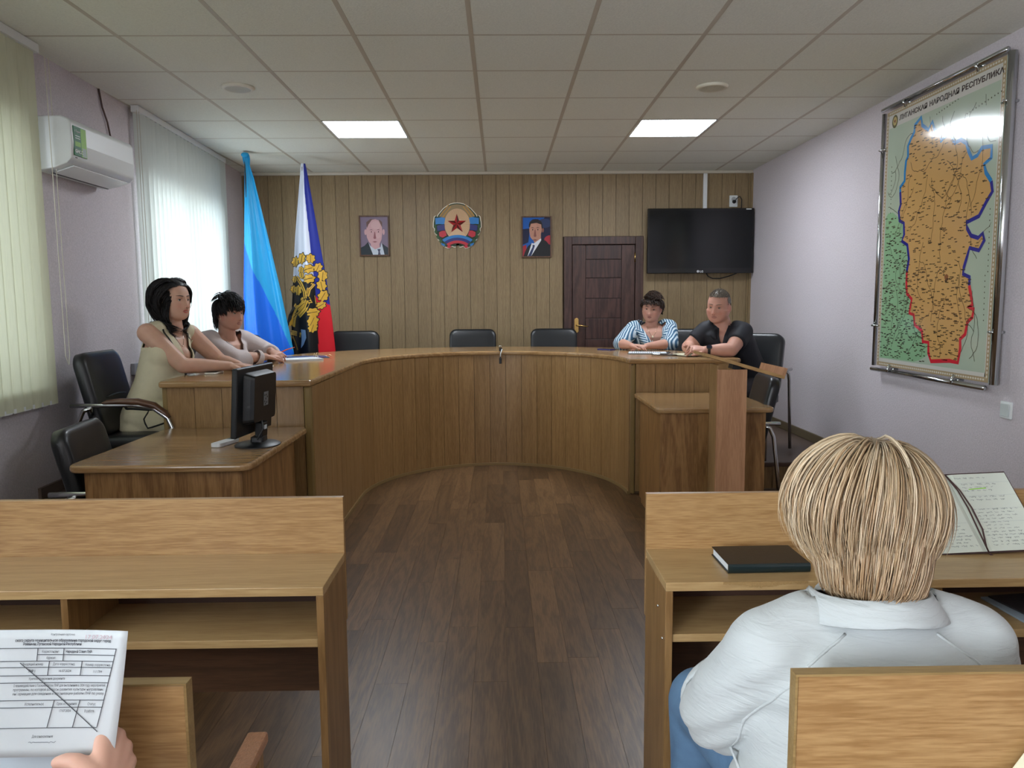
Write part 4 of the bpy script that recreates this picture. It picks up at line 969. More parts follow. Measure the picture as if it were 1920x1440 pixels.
G().box(-1.77, -1.71, 4.54, 4.66, DT+.0122, DT+.0127).obj('screen', mat('phone_glass', (30, 32, 36), .15), t)
gs = thing('eyeglasses', 'thin framed eyeglasses lying open on the desk by the papers', 'glasses', (-1.38, 5.85, DT))
gold_w = mat('frame_gold', (214, 200, 170), .25, metal=1); lens = mat('lens', (216, 220, 222), .05)
for s in (-1, 1):
    P = [(-1.42+.001*math.cos(a), 5.83+s*.034+.026*math.cos(a), DT+.024+.021*math.sin(a)) for a in np.linspace(0, 2*PI, 22)]
    G().tube(P, .0016, 5).obj('rim', gold_w, gs, smooth=True)
    G().add([Vector(p) for p in P[:-1]], [list(range(len(P)-1))]).obj('lens', glass, gs, fix=False)
    G().tube([(-1.42, 5.83+s*.062, DT+.03), (-1.33, 5.83+s*.06, DT+.026), (-1.29, 5.83+s*.056, DT+.004)], .0014, 5).obj('temple', gold_w, gs, smooth=True)
G().tube([(-1.42, 5.822, DT+.028), (-1.418, 5.83, DT+.032), (-1.42, 5.838, DT+.028)], .0014, 5).obj('bridge', gold_w, gs, smooth=True)
t = thing('smartphone', 'dark blue phone lying on the desk left of the striped jacket', 'phone', (.93, 6.55, DT))
Tp = Matrix.Translation((.92, 6.57, DT)) @ Matrix.Rotation(math.radians(40), 4, 'Z')
G().prism(rrect(-.038, .038, -.078, .078, .012), .0005, .011, Tp).obj('body', mat('phone_blue', (40, 44, 110), .3), t, bevel=.003)
G().box(-.034, .034, -.07, .07, .0112, .0116, Tp).obj('screen', mat('phone_glass', (30, 32, 36)), t)
sheet('document_folder', 'black folder under the white sheets before the striped jacket', 'folder', 1.21, 6.13, DT, .24, .32, 72, .005, mat('folder_black', (26, 28, 30), .4))
sheet('paper_sheet', 'white sheets lying on the black folder before the striped jacket', 'paper', 1.19, 6.11, DT+.0055, .21, .30, 80, .002, paper, 14)
t = thing('fountain_pen', 'dark pen lying across the desk edge near the white sheets', 'pen', (1.27, 5.82, DT))
G().tube([(1.17, 5.84, DT+.006), (1.3, 5.80, DT+.006), (1.36, 5.785, DT+.006)], [.004, .0055, .003], 8).obj('barrel', mat('pen_brown', (50, 40, 34), .3), t, smooth=True)
G().tube([(1.18, 5.837, DT+.0125), (1.23, 5.822, DT+.0125)], .0014, 5).obj('pen_clip', chrome, t)
def open_book(name, label, o, ex, ey, w_, h_, th, cover, lines, m, par_extra=None, seed=1, ink=pen_ink):
    t = thing(name, label, 'notebook', o); ex, ey = Vector(ex).normalized(), Vector(ey).normalized(); ez = ex.cross(ey)
    def Q(u, v, d): return Vector(o)+ex*u+ey*v+ez*d
    G().add([Q(u, v, d) for d in (-.004, 0) for u, v in ((-w_-.005, -.004), (w_+.005, -.004), (w_+.005, h_+.004), (-w_-.005, h_+.004))], [(3,2,1,0),(4,5,6,7),(0,1,5,4),(1,2,6,5),(2,3,7,6),(3,0,4,7)]).obj('cover', cover, t)
    r2 = random.Random(seed)
    hf = lambda u: th*(1-.55*abs(u)/w_)*(1-math.exp(-abs(u)/.006))+.001
    for s in (-1, 1):
        us = [s*w_*k/12 for k in range(13)]
        rings = [[Q(u, 0, .0005), Q(u, h_, .0005), Q(u, h_, hf(u)), Q(u, 0, hf(u))] for u in us]
        G().loft(rings).obj('page_block', m, t)
        g = G()
        for k in range(lines):
            v = h_-.012-(h_-.02)*k/lines
            if r2.random() < .16: continue
            u0 = .012+r2.uniform(0, .02); u1 = w_-.012-r2.uniform(0, .05)
            u = u0
            while u < u1:
                l = r2.uniform(.008, .022); P = []
                for q in range(int(l/.0016)):
                    uu = s*(u+q*.0016) if s > 0 else -w_+(u+q*.0016); P.append(Q(uu, v+r2.uniform(-.0017, .0017)+.0012*math.sin(q*2.2), hf(uu)+.0004))
                if len(P) > 2: g.tube(P, .00032, 3, cap=False)
                u += l+.005
        stuff(g.obj('handwriting', ink, t, fix=False))
        g = G()
        for k in range(5):
            v = h_*(.2+.17*k); P = [Q(s*w_*q/10*.96+s*.003, v, hf(w_*q/10)+.0003) for q in range(11)]; g.tube(P, .0002, 3, cap=False)
        stuff(g.obj('ruled_line', mat('rule_grey', (150, 160, 166), .7), t, fix=False))
    return t, Q, hf
open_book('open_notebook', 'small open cream notebook lying on the desk before the dark polo shirt', (1.5, 5.72, DT+.005), (.93, .36, 0), (-.36, .93, 0), .11, .17, .012, mat('cover_brown', (70, 52, 40), .5), 10, paper_c, seed=4)
ob, Q, hf = open_book('open_notebook', 'open handwritten notebook leaning on the right desk screen panel', (1.281, 1.925, .757), (.161, .0, .006), (-.069, .088, .19), .158, .216, .008, mat('cover_maroon', (60, 30, 30), .5), 22, mat('notebook_page', (218, 226, 214), .7), seed=9)
lm_ = mat('marker_green', (150, 220, 60), .6)
G().add([Q(u, v, hf(.07)+.0009) for u, v in ((.034, .171), (.085, .173), (.085, .1755), (.034, .1735))], [(0,1,2,3)]).obj('highlight', lm_, ob, fix=False)
text('date', '18.05.2024', .0105, Matrix.Translation(Q(.045, .157, hf(.07)+.0006)) @ frame_T((0,0,0), Q(1,0,0)-Q(0,0,0), Q(0,1,0)-Q(0,0,0)), pen_ink, ob, depth=.0001) if False else None
rib = mat('ribbon_brown', (74, 46, 44), .5)
for k in (0, 1):
    P = [(-.004, .218, .004), (.004+.006*k, .17, .011), (.006+.01*k, .12, .012), (.002+.012*k, .06, .012), (.0, .012, .011), (.002, -.004, .006), (.01+.008*k, -.022, .0015+.002*k)]
    g = G(); V = []; 
    for u, v, d in P: V += [Q(u-.0022, v, d), Q(u+.0022, v, d), Q(u+.0022, v, d+.0008), Q(u-.0022, v, d+.0008)]
    g.loft([V[i*4:i*4+4] for i in range(len(P))]).obj('ribbon', rib, ob)
Tn = Matrix.Translation((.66, 1.875, .7505)) @ Matrix.Rotation(math.radians(1), 4, 'Z')
nb = thing('closed_notebook', 'closed black hardback notebook lying on the right desk', 'notebook', (.66, 1.875, .75))
blk = mat('notebook_black', (24, 25, 25), .42, bump=.15, bscale=260)
G().box(-.103, .103, -.068, .072, .021, .0235, Tn).obj('front_cover', blk, nb, bevel=.001); G().box(-.103, .103, -.068, .072, 0, .0025, Tn).obj('back_cover', blk, nb, bevel=.001)
g = G(); g.loft([[Tn @ Vector((x, -.066-.006*math.sin(a), .0117-.0117*math.cos(a))) for a in np.linspace(0, PI, 9)]+[Tn @ Vector((x, -.0655, .0117))] for x in (-.103, .103)]); g.obj('spine', mat('spine_green_black', (18, 34, 36), .3), nb, smooth='auto')
G().box(-.099, .099, -.064, .068, .003, .0205, Tn).obj('page_block', paper, nb)
for k, (x, y, rz, m, lb) in enumerate(((1.42, 1.86, 8, mat('magazine_dark', (66, 62, 64), .35, var=.3, vscale=90), 'dark magazine lying on papers in the shelf of the right desk'),)):
    sheet('magazine', lb, 'magazine', x, y, .624, .2, .2, rz, .004, m)
sheet('paper_sheet', 'pale blue papers under the magazine in the desk shelf', 'paper', 1.40, 1.855, .6185, .21, .2, 3, .005, mat('paper_bluish', (170, 186, 200), .7))
# microphone cable hanging over the middle of the curved desk
hc = thing('cable_connector', 'black clip with a white lead and plug hanging over the curved desk edge', 'cable', (0, 6.55, DT))
hx, hy = -.003, 6.50
G().box(hx-.012, hx+.016, hy+.03, hy+.06, DT+.0005, DT+.03, None).obj('clip', dark_p, hc, bevel=.004)
G().tube([(hx-.012, hy+.05, DT+.03), (hx-.006, hy+.05, DT+.05), (hx+.006, hy+.05, DT+.045), (hx+.004, hy+.05, DT+.028)], .003, 6).obj('wire_loop', chrome, hc, smooth=True)
G().tube([(hx+.014, hy+.035, DT+.018), (hx+.01, hy+.012, DT+.004), (hx+.002, hy-.004, DT-.018), (hx, hy-.006, DT-.05)], .004, 6).obj('lead', white_p, hc, smooth=True)
G().box(hx-.011, hx+.011, hy-.014, hy+.002, DT-.105, DT-.055).obj('plug', dark_p, hc, bevel=.003)
G().box(hx-.006, hx+.006, hy-.011, hy-.001, DT-.054, DT-.045).obj('plug_neck', dark_p, hc)
# ------------------------------------------------------------------ people
def V3(*a): return Vector(a)
SKIN = attr_mat('skin', .5, sss=.12, spec=.35, bump=.04, bscale=300)
HAIR = attr_mat('hair', .42, spec=.4)
def capsule(g, a, b, ra, rb, n=16, ends=(True, True)):
    a, b = Vector(a), Vector(b); d = (b-a).normalized(); P = []; R = []
    if ends[0]:
        for k in range(4): t = k/4*PI/2; P.append(a-d*ra*math.cos(t)*.98); R.append(max(.0015, ra*math.sin(t)))
    for k in range(6): P.append(a.lerp(b, k/5)); R.append(ra+(rb-ra)*k/5)
    if ends[1]:
        for k in range(1, 5): t = k/4*PI/2; P.append(b+d*rb*math.sin(t)*.98); R.append(max(.0015, rb*math.cos(t)))
    g.tube(P, R, n)
def limb(g, pts, n=16):
    """chain of tapered capsules: [(point, radius)...]"""
    for (a, ra), (b, rb) in zip(pts, pts[1:]): capsule(g, a, b, ra, rb, n)
def voxel(g, name, size, smooth=6):
    o = g.obj(name, [], smooth=False)
    m = o.modifiers.new('union', 'REMESH'); m.mode = 'VOXEL'; m.voxel_size = size; m.use_smooth_shade = True
    if smooth: s = o.modifiers.new('soft', 'SMOOTH'); s.factor = .5; s.iterations = smooth
    dg = bpy.context.evaluated_depsgraph_get(); me = bpy.data.meshes.new_from_object(o.evaluated_get(dg)); bpy.data.objects.remove(o)
    me.materials.clear(); return me
def mobj(me, name, m, parent):
    me.name = name; me.materials.append(m); o = bpy.data.objects.new(name, me); COL.objects.link(o)
    me.polygons.foreach_set('use_smooth', [True]*len(me.polygons))
    if parent: attach(o, parent)
    return o
def coords(me):
    a = np.empty(len(me.vertices)*3, dtype=np.float32); me.vertices.foreach_get('co', a); return a.reshape(-1, 3)
def cut(me, keep, planes=()):
    """split along the planes, then drop the faces whose centre does not pass keep(p)"""
    bm = bmesh.new(); bm.from_mesh(me)
    for co, no in planes: bmesh.ops.bisect_plane(bm, geom=bm.verts[:]+bm.edges[:]+bm.faces[:], dist=1e-6, plane_co=co, plane_no=no)
    bmesh.ops.delete(bm, geom=[f for f in bm.faces if not keep(f.calc_center_median())], context='FACES'); bm.to_mesh(me); bm.free()
HZ = np.array([(.118,.006,.0,-.03),(.112,.036,.036,-.062),(.1,.055,.058,-.082),(.08,.067,.074,-.094),(.05,.0745,.085,-.101),(.02,.077,.089,-.102),(-.01,.0755,.088,-.097),(-.035,.073,.087,-.084),(-.06,.068,.086,-.063),(-.08,.060,.084,-.04),(-.098,.049,.080,-.012),(-.110,.036,.073,.008),(-.118,.018,.06,.022),(-.121,.004,.045,.03)])
def face_d(x, z, nose=1):
    e = math.exp; d = 0
    if -.062 < z < .025:
        t = min(1, max(0, (.018-z)/.06)); fall = 1 if z > -.046 else max(0, 1-(-.046-z)/.012)
        d += nose*(.004+.021*t)*fall*e(-(x/(.0085+.0055*t))**2)
        d += .006*nose*e(-((abs(x)-.013)/.006)**2-((z+.042)/.009)**2)
    d -= .0085*e(-((abs(x)-.031)/.015)**2-((z-.001)/.011)**2)
    d += .0035*e(-((abs(x)-.03)/.022)**2-((z-.022)/.008)**2)
    d += .006*e(-(x/.022)**2-((z+.066)/.012)**2)-.0045*e(-(x/.022)**2-((z+.0675)/.003)**2)-.003*e(-(x/.016)**2-((z+.085)/.006)**2)
    d += .006*e(-(x/.02)**2-((z+.103)/.014)**2)+.003*e(-((abs(x)-.045)/.016)**2-((z+.03)/.02)**2)
    return d
def head_geo(g, M, wide=1, nose=1):
    zs = np.interp(np.linspace(0, 1, 72), np.linspace(0, 1, len(HZ)), HZ[:, 0]); rings = []
    for z in zs:
        w_, yf, yb = (np.interp(-z, -HZ[:, 0], HZ[:, k]) for k in (1, 2, 3)); R = []
        if z < -.02: w_ *= wide
        for i in range(64):
            a = 2*PI*i/64; c, s = math.cos(a), math.sin(a); x = w_*math.copysign(abs(c)**.9, c); y = (s*yf if s > 0 else -s*yb*1.0)
            if s > 0: y = yf*abs(s)**.8+face_d(x, z, nose)*min(1, s*1.6)
            R.append(M @ Vector((x, y, z)))
        rings.append(R)
    g.loft(rings)
    for s in (-1, 1): g.sphere((0,0,0), (.011, .02, .032), 12, 8, M @ Matrix.Translation((s*.0775, -.012, -.008)) @ Matrix.Rotation(s*.35, 4, 'Z') @ Matrix.Rotation(-.15, 4, 'X'))
def head_M(c, yaw, pitch=0, roll=0, k=1):
    return Matrix.Translation(c) @ Matrix.Rotation(math.radians(yaw-90), 4, 'Z') @ Matrix.Rotation(math.radians(pitch), 4, 'X') @ Matrix.Rotation(math.radians(roll), 4, 'Y') @ Matrix.Scale(k, 4)
def hand(g, wrist, d, nrm, side, curl=.6, spread=.1, k=1, thumb_in=.6, fing=None):
    """palm, four fingers of unequal length with two bends, and a thumb that leaves the side of the palm"""
    wrist = Vector(wrist); d = Vector(d).normalized(); nrm = Vector(nrm); nrm = (nrm-d*nrm.dot(d)).normalized(); sd = d.cross(nrm)*side
    pl = .085*k
    rings = []
    for t, hw, th in ((-.012, .022, .017), (0, .025, .017), (.03, .035, .0155), (.06, .04, .0145), (.08, .0395, .012), (.09, .036, .008)):
        c = wrist+d*t*k; rings.append([c+sd*hw*k*math.copysign(abs(math.cos(a))**.8, math.cos(a))+nrm*th*k*math.sin(a) for a in np.linspace(0, 2*PI, 16, endpoint=False)])
    g.loft(rings)
    for i, (L, r) in enumerate(((.072, .0088), (.08, .009), (.075, .0088), (.058, .0078))):
        off = (.030-.0195*i); c = curl if fing is None else fing[i]
        p = wrist+d*(pl-.012-.004*abs(i-1.2))*k+sd*off*k; dr = (d+sd*spread*(1.3-i)).normalized(); P = [(p, r*k)]
        for q, (fr, bend) in enumerate(((.44, .45), (.31, .75), (.25, .6))):
            dr = (Matrix.Rotation(-c*bend, 3, nrm.cross(dr).normalized()) @ dr).normalized() if False else (dr*math.cos(c*bend)-nrm*math.sin(c*bend)-(-dr.dot(nrm))*0*nrm).normalized()
            p = p+dr*L*fr*k; P.append((p, r*k*(1-.09*(q+1))))
        limb(g, P, 10)
    b = wrist+d*.022*k+sd*.026*k-nrm*.004*k; t1 = (d*.75+sd*.75-nrm*.25*thumb_in).normalized(); t2 = (d*.95+sd*.15-nrm*.5*thumb_in).normalized()
    limb(g, [(b, .0135*k), (b+t1*.036*k, .0115*k), (b+t1*.036*k+t2*.028*k, .0098*k), (b+t1*.036*k+t2*.05*k, .0082*k)], 10)
def torso(g, J, w, infl=0, bust=0, belly=0):
    """lofted trunk from the seat to the neck; w: (hip, waist, chest, shoulder) half widths and depths"""
    hip, neck = J['pelvis'], J['neck']; shc = (J['shl']+J['shr'])/2
    ax0 = (J['hipl']-J['hipr']).normalized(); ax1 = (J['shl']-J['shr']).normalized(); up = (shc-hip).normalized()
    fw = J['fwd'].normalized(); fw0 = J.get('fwd0', fw); L = (shc-hip).length
    rings = []
    for t, hw, dp, fo in ((-.26, w['hip'][0]*.8, w['hip'][1]*.8, .01), (-.2, w['hip'][0]*.97, w['hip'][1]*.97, .01), (-.02, w['hip'][0], w['hip'][1], .005), (.2, (w['hip'][0]+w['waist'][0])/2, (w['hip'][1]+w['waist'][1])/2, .005), (.4, w['waist'][0], w['waist'][1], .008), (.62, w['chest'][0]*.97, w['chest'][1], .012), (.8, w['chest'][0], w['chest'][1]*.97, .008), (.93, w['chest'][0]*.98, w['chest'][1]*.82, -.004), (1.0, w['sh'], .075, -.012), (1.07, w['sh']*.72, .062, -.016), (1.13, .075, .055, -.008), (1.18, .058, .052, 0)):
        k = min(1, max(0, t)); ax = ax0.lerp(ax1, k).normalized(); f = fw0.lerp(fw, k).normalized()
        c = hip+(shc-hip)*min(t, 1)
        if t > 1: c = shc.lerp(neck, min(1, (t-1)/.18))
        c = c+f*fo
        hw += infl; dp += infl
        rings.append([c+ax*hw*math.copysign(abs(math.cos(a))**.82, math.cos(a))+f*dp*math.sin(a) for a in np.linspace(0, 2*PI, 32, endpoint=False)])
    g.loft(rings)
    if bust:
        for s in (-1, 1): g.sphere(hip+(shc-hip)*.70+ax1*s*w['chest'][0]*.47+fw*(w['chest'][1]*.62), (bust+infl,)*3, 16, 10)
    if belly: g.sphere(hip+(shc-hip)*.26+fw0*(w['waist'][1]*.45), (w['waist'][0]*.85+infl, w['waist'][0]*.85+infl, belly+infl), 18, 12)
def skin_cols(me, base, M=None, lip=None, extra=None):
    c = coords(me); C = np.tile(np.array(lin(base), dtype=np.float32), (len(c), 1))
    n = np.sin(c[:, 0]*90)*np.sin(c[:, 1]*80)*np.sin(c[:, 2]*85); C[:, :3] *= (1+.04*n)[:, None]
    if M is not None:
        Mi = np.array(M.inverted()); q = c @ Mi[:3, :3].T+Mi[:3, 3]; x, y, z = q[:, 0], q[:, 1], q[:, 2]
        fr = (y > .03) & (np.abs(z) < .14)
        ck = np.exp(-((np.abs(x)-.042)/.02)**2-((z+.035)/.022)**2)*fr; C[:, 1:3] *= (1-.13*ck)[:, None]
        ns = np.exp(-(x/.018)**2-((z+.043)/.012)**2)*fr; C[:, 1:3] *= (1-.10*ns)[:, None]
        so_ = np.exp(-((np.abs(x)-.031)/.019)**2-((z-.006)/.011)**2)*fr; C[:, :3] *= (1-np.array([.16, .24, .26])*so_[:, None])  # eye-socket shade painted into the skin colour
        er = (np.abs(x) > .074) & (np.abs(z+.005) < .05) & (y < .03); C[er, 1:3] *= .86
    if extra: extra(c, C)
    vcol(me, C)
def ribbon_strands(strands, w0, cols, name, parent, nseg=None, flat=.45):
    """hair: every strand a tapered three-sided lock; colours per strand, darker toward the root"""
    V = []; F = []; C = []
    for P, wd, (c0, c1) in zip(strands, w0, cols):
        n = len(P); k0 = len(V); prev = None
        for i, p in enumerate(P):
            t = (P[min(i+1, n-1)]-P[max(0, i-1)]); t = t.normalized() if t.length > 1e-9 else Vector((0,0,-1))
            a = prev if prev is not None else t.orthogonal(); a = a-t*a.dot(t); a = a.normalized() if a.length > 1e-6 else t.orthogonal().normalized(); prev = a; b = t.cross(a)
            u = i/(n-1); r = wd*(.55+.45*min(1, u*5))*(1 if u < .6 else max(.08, 1-(u-.6)/.4*.92))
            for q in range(3): an = 2*PI*q/3; V.append(p+a*r*math.cos(an)+b*r*math.sin(an))
            cc = [c0[j]+(c1[j]-c0[j])*u for j in range(3)]+[1]; C += [cc]*3
        for i in range(n-1):
            for q in range(3): x, y = k0+i*3+q, k0+i*3+(q+1) % 3; F.append((x, y, y+3, x+3))
    me = bpy.data.meshes.new(name); me.from_pydata([tuple(v) for v in V], [], F); vcol(me, C); return mobj(me, name, HAIR, parent)
def scalp(u, k=1.0):
    """point of the skull in head space for a direction"""
    return Vector((u.x*.0785*k, u.y*(.094 if u.y > 0 else .106)*k-.004, .018+u.z*(.105 if u.z > 0 else .12)*k))
def hair(M, parent, n, region, flow, length, w_, tones, lift=.01, seed=1, steps=11, grav=.5, wave=0, wfreq=9, cap=True, capm=1.075, hug=1, free=None, body=None, lowtone=None):
    r = random.Random(seed); S = []; W = []; C = []; Mi = M.inverted()
    while len(S) < n:
        u = Vector((r.gauss(0, 1), r.gauss(0, 1), r.gauss(0, 1))).normalized()
        if not region(u): continue
        L = length(u)*r.uniform(.82, 1.1); p = scalp(u, 1.0); d = flow(u).normalized(); P = [M @ scalp(u, 1.03)]; st = L/steps; ph = r.uniform(0, 6.28); lf = lift*r.uniform(.35, 1.15)
        for i in range(steps):
            q = (i+1)/steps; nrm = (p-Vector((0, 0, .018))).normalized(); low = max(0, min(1, (.03-p.z)/.06))
            d = (d+Vector((0, 0, -1))*grav*st*(14*q+60*low)).normalized()
            if i < 1: d = (d+nrm*.5).normalized()
            elif i > 1 and d.dot(nrm) > 0: d = (d-nrm*d.dot(nrm)*.75).normalized()
            p0 = p; p = p+d*st; mul = 1
            v = Vector((p.x/.0785, (p.y+.004)/(.094 if p.y > -.004 else .106), (p.z-.018)/(.105 if p.z > .018 else .2))); l = v.length; mn = 1+lf*hug/.09*min(1, q*3)
            if l < mn and p.z > -.13: v2 = v*(mn/l); p = Vector((v2.x*.0785, v2.y*(.094 if v2.y > 0 else .106)-.004, .018+v2.z*(.105 if v2.z > 0 else .2)))
            wp = M @ p
            if body and p.z < -.07:
                co, no, _, ds = body.find_nearest(wp, .06)
                if co is not None and (wp-co).dot(no) < .006: wp = co+no*.007; p = Mi @ wp
            if (p-p0).length > 1e-5: d = (d*.5+(p-p0).normalized()*.5).normalized()
            if wave: wp = wp+Mi.to_3x3().transposed() @ Vector((math.sin(q*wfreq+ph), math.cos(q*wfreq*.8+ph), 0))*wave*q
            P.append(wp)
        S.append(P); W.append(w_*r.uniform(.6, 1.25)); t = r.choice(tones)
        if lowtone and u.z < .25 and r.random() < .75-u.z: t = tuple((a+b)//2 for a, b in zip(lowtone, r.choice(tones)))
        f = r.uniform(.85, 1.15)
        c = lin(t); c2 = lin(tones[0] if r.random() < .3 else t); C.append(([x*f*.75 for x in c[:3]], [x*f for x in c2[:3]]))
    o = ribbon_strands(S, W, C, 'hair', parent)
    if cap:
        g = G(); nu, nv = 48, 28; g.sphere((0,0,0), 1, nu, nv)
        V = [Vector(v) for v in g.V]; ok = [region(v) for v in V]; F = [f for f in g.F if all(ok[i] for i in f)]
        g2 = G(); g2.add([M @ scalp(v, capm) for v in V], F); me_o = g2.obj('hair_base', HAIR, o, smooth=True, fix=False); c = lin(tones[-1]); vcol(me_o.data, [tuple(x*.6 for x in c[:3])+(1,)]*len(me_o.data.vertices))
        bm = bmesh.new(); bm.from_mesh(me_o.data); bmesh.ops.delete(bm, geom=[v for v in bm.verts if not v.link_faces], context='VERTS'); bm.to_mesh(me_o.data); bm.free()
    return o
def features(M, body, parent, iris=(60, 44, 34), brow=(50, 38, 32), lips=(168, 92, 88), gaze=(0, 0), lipw=.022, lid=.0035, browz=.021, skin=(200, 160, 140)):
    bv = BVHTree.FromPolygons([v.co for v in body.data.vertices], [p.vertices for p in body.data.polygons])
    Md = M.to_3x3(); sc_ = M.to_scale()[0]
    def fp(x, z, d=0):
        o = M @ Vector((x, .3, z)); dr = (Md @ Vector((0, -1, 0))).normalized(); co, no, i, ds = bv.ray_cast(o, dr)
        return (co if co is not None else M @ Vector((x, .09, z)))-dr*d*sc_
    for s in (-1, 1):
        c = fp(s*.031, .0, -.0078); e = G(); R = M.to_3x3().normalized().to_4x4() @ Matrix.Rotation(gaze[0], 4, 'Z') @ Matrix.Rotation(gaze[1], 4, 'X')
        e.m = 0; e.sphere(c, .0112*sc_, 18, 12)
        e.m = 1; e.sphere(c+(R @ Vector((0, .0056, 0)))*sc_, .0066*sc_, 14, 10)
        e.m = 2; e.sphere(c+(R @ Vector((0, .0090, 0)))*sc_, .0033*sc_, 10, 8)
        e.obj('eye', [mat('eye_white', (206, 200, 194), .25), mat('iris_%d_%d_%d' % iris, iris, .2), mat('pupil', (10, 9, 9), .2)], parent, smooth=True)
        g = G(); RR = M.to_3x3().normalized(); V = []; F = []
        for j in range(7):
            el = lid/.0118+(1.5-lid/.0118)*j/6
            for i in range(13): az = -1.25+2.5*i/12; V.append(c+(RR @ Vector((math.sin(az)*math.cos(el), math.cos(az)*math.cos(el), math.sin(el))))*.0121*sc_)
        for j in range(6):
            for i in range(12): F.append((j*13+i, j*13+i+1, j*13+i+14, j*13+i+13))
        k0 = len(V)
        for j in range(5):
            el = -.42-.9*j/4
            for i in range(13): az = -1.25+2.5*i/12; V.append(c+(RR @ Vector((math.sin(az)*math.cos(el), math.cos(az)*math.cos(el), math.sin(el))))*.0120*sc_)
        for j in range(4):
            for i in range(12): a = k0+j*13+i; F.append((a, a+13, a+14, a+1))
        g.add(V, F); o = g.obj('eyelid', mat('lid_%d_%d_%d' % skin, tuple(int(v*.76) for v in skin), .5), parent, smooth=True, fix=False)  # lids darker than the skin, part of the painted socket shade
        g = G(); el = lid/.0118; g.tube([c+(RR @ Vector((math.sin(az)*math.cos(el-.18*abs(az)), math.cos(az)*math.cos(el), math.sin(el-.25*abs(az)))))*.0125*sc_ for az in np.linspace(-1.15, 1.15, 11)], [.0006, .0011, .0014, .0016, .0017, .0017, .0017, .0016, .0014, .0011, .0006], 5); g.obj('lashes', mat('lash', (24, 18, 16), .6), parent)
        g = G(); P = [fp(s*x, browz+.004*math.sin(min(1, (x-.012)/.03)*PI*.6)-.0, .0006) for x in np.linspace(.012, .052, 11)]; g.tube(P, [v*sc_ for v in (.0016, .0022, .0025, .0026, .0026, .0025, .0023, .002, .0016, .0012, .0006)], 6); g.obj('eyebrow', mat('brow_%d' % brow[0], brow, .7), parent, smooth=True)
    for nm, z0, bow, rr in (('upper_lip', -.0645, .0022, .0030), ('lower_lip', -.0715, -.0035, .0036)):
        g = G(); xs = np.linspace(-lipw, lipw, 13); P = [fp(x, z0+bow*(1-(x/lipw)**2)-.003*(abs(x)/lipw)**2*(1 if bow > 0 else -.9), -.0008) for x in xs]; g.tube(P, [sc_*rr*max(.15, 1-(abs(x)/lipw)**2.2) for x in xs], 8); g.obj(nm, mat('lip_%d_%d_%d' % lips, lips, .4), parent, smooth=True)
    g = G(); g.tube([fp(x, -.0678-.001*(abs(x)/lipw)**2, .0) for x in np.linspace(-lipw*.95, lipw*.95, 9)], [.0004, .0007, .0009, .001, .001, .001, .0009, .0007, .0004], 5); g.obj('mouth_line', mat('mouth_dark', (84, 40, 38), .6), parent)
    for s in (-1, 1):
        p = fp(s*.0075, -.049, .0002); g = G(); g.sphere(p, .0024*sc_, 8, 6); g.obj('nostril', mat('nostril', (70, 38, 32), .7), parent, smooth=True)
    return fp, bv
def body_mesh(root, J, w, M, skin, wide=1, nose=1, vox=.005, bust=0, belly=0, arm=(.05, .04, .032, .025), hands=(), k=1, legs=True, extra=None):
    g = G(); torso(g, J, w, -.006, bust, belly); head_geo(g, M, wide, nose)
    nb = M @ Vector((0, -.03, -.07)); capsule(g, J['neck']-V3(0, 0, .03), nb, w.get('neck', .056)*1.08, w.get('neck', .056))
    for s in 'lr':
        limb(g, [(J['sh'+s], arm[0]*1.08), (J['el'+s], arm[1])]); limb(g, [(J['el'+s], arm[1]), (J['el'+s].lerp(J['wr'+s], .35), arm[1]*.98), (J['wr'+s], arm[3])])
        if legs: limb(g, [(J['hip'+s], .078), (J['kn'+s], .055)]); limb(g, [(J['kn'+s], .055), (J['kn'+s].lerp(J['an'+s], .35), .052), (J['an'+s], .036)]); limb(g, [(J['an'+s]-V3(0, 0, .03), .034), (J['an'+s]-V3(0, 0, .05)+J['kn'+s].__sub__(J['hip'+s]).normalized()*.15, .026)])
    for h in hands: hand(g, *h[0], **h[1])
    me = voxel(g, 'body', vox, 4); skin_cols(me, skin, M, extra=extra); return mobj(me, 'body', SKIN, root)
def legs_garment(root, J, m, name='trousers', r=.088, k=.062, low=True):
    g = G()
    for s in 'lr':
        limb(g, [(J['hip'+s], r), (J['kn'+s], k)])
        if low: limb(g, [(J['kn'+s], k), (J['an'+s], .05)])
    capsule(g, J['hipl'], J['hipr'], r*1.05, r*1.05)
    return mobj(voxel(g, name, .012, 4), name, m, root)
def shoes(root, J):
    g = None
    for s in 'lr':
        d = (J['kn'+s]-J['hip'+s]).normalized(); d.z = 0; g = G(); a = J['an'+s]-V3(0, 0, .055)
        limb(g, [(a-d*.03, .034), (a+d*.08, .034), (a+d*.16, .026)]); mobj(voxel(g, 'shoe', .008, 2), 'shoe', mat('shoe_black', (30, 28, 28), .4), root)
def seam(pts, r, m, name, root, bv, d=.002, ray=None):
    """a thin cord laid on a surface; ray: shoot the points along that direction, else take the nearest spot"""
    P = []
    for p in pts:
        if ray is not None:
            co, no, i, ds = bv.ray_cast(Vector(p), Vector(ray).normalized())
            if co is None or ds > .44 or no.dot(Vector(ray)) > .2: continue
        else: co, no, i, ds = bv.find_nearest(Vector(p))
        P.append(co+no*d)
    if len(P) < 2: return None
    return G().tube(P, r, 6).obj(name, m, root, smooth=True)
def bvh(o): return BVHTree.FromPolygons([v.co for v in o.data.vertices], [p.vertices for p in o.data.polygons])

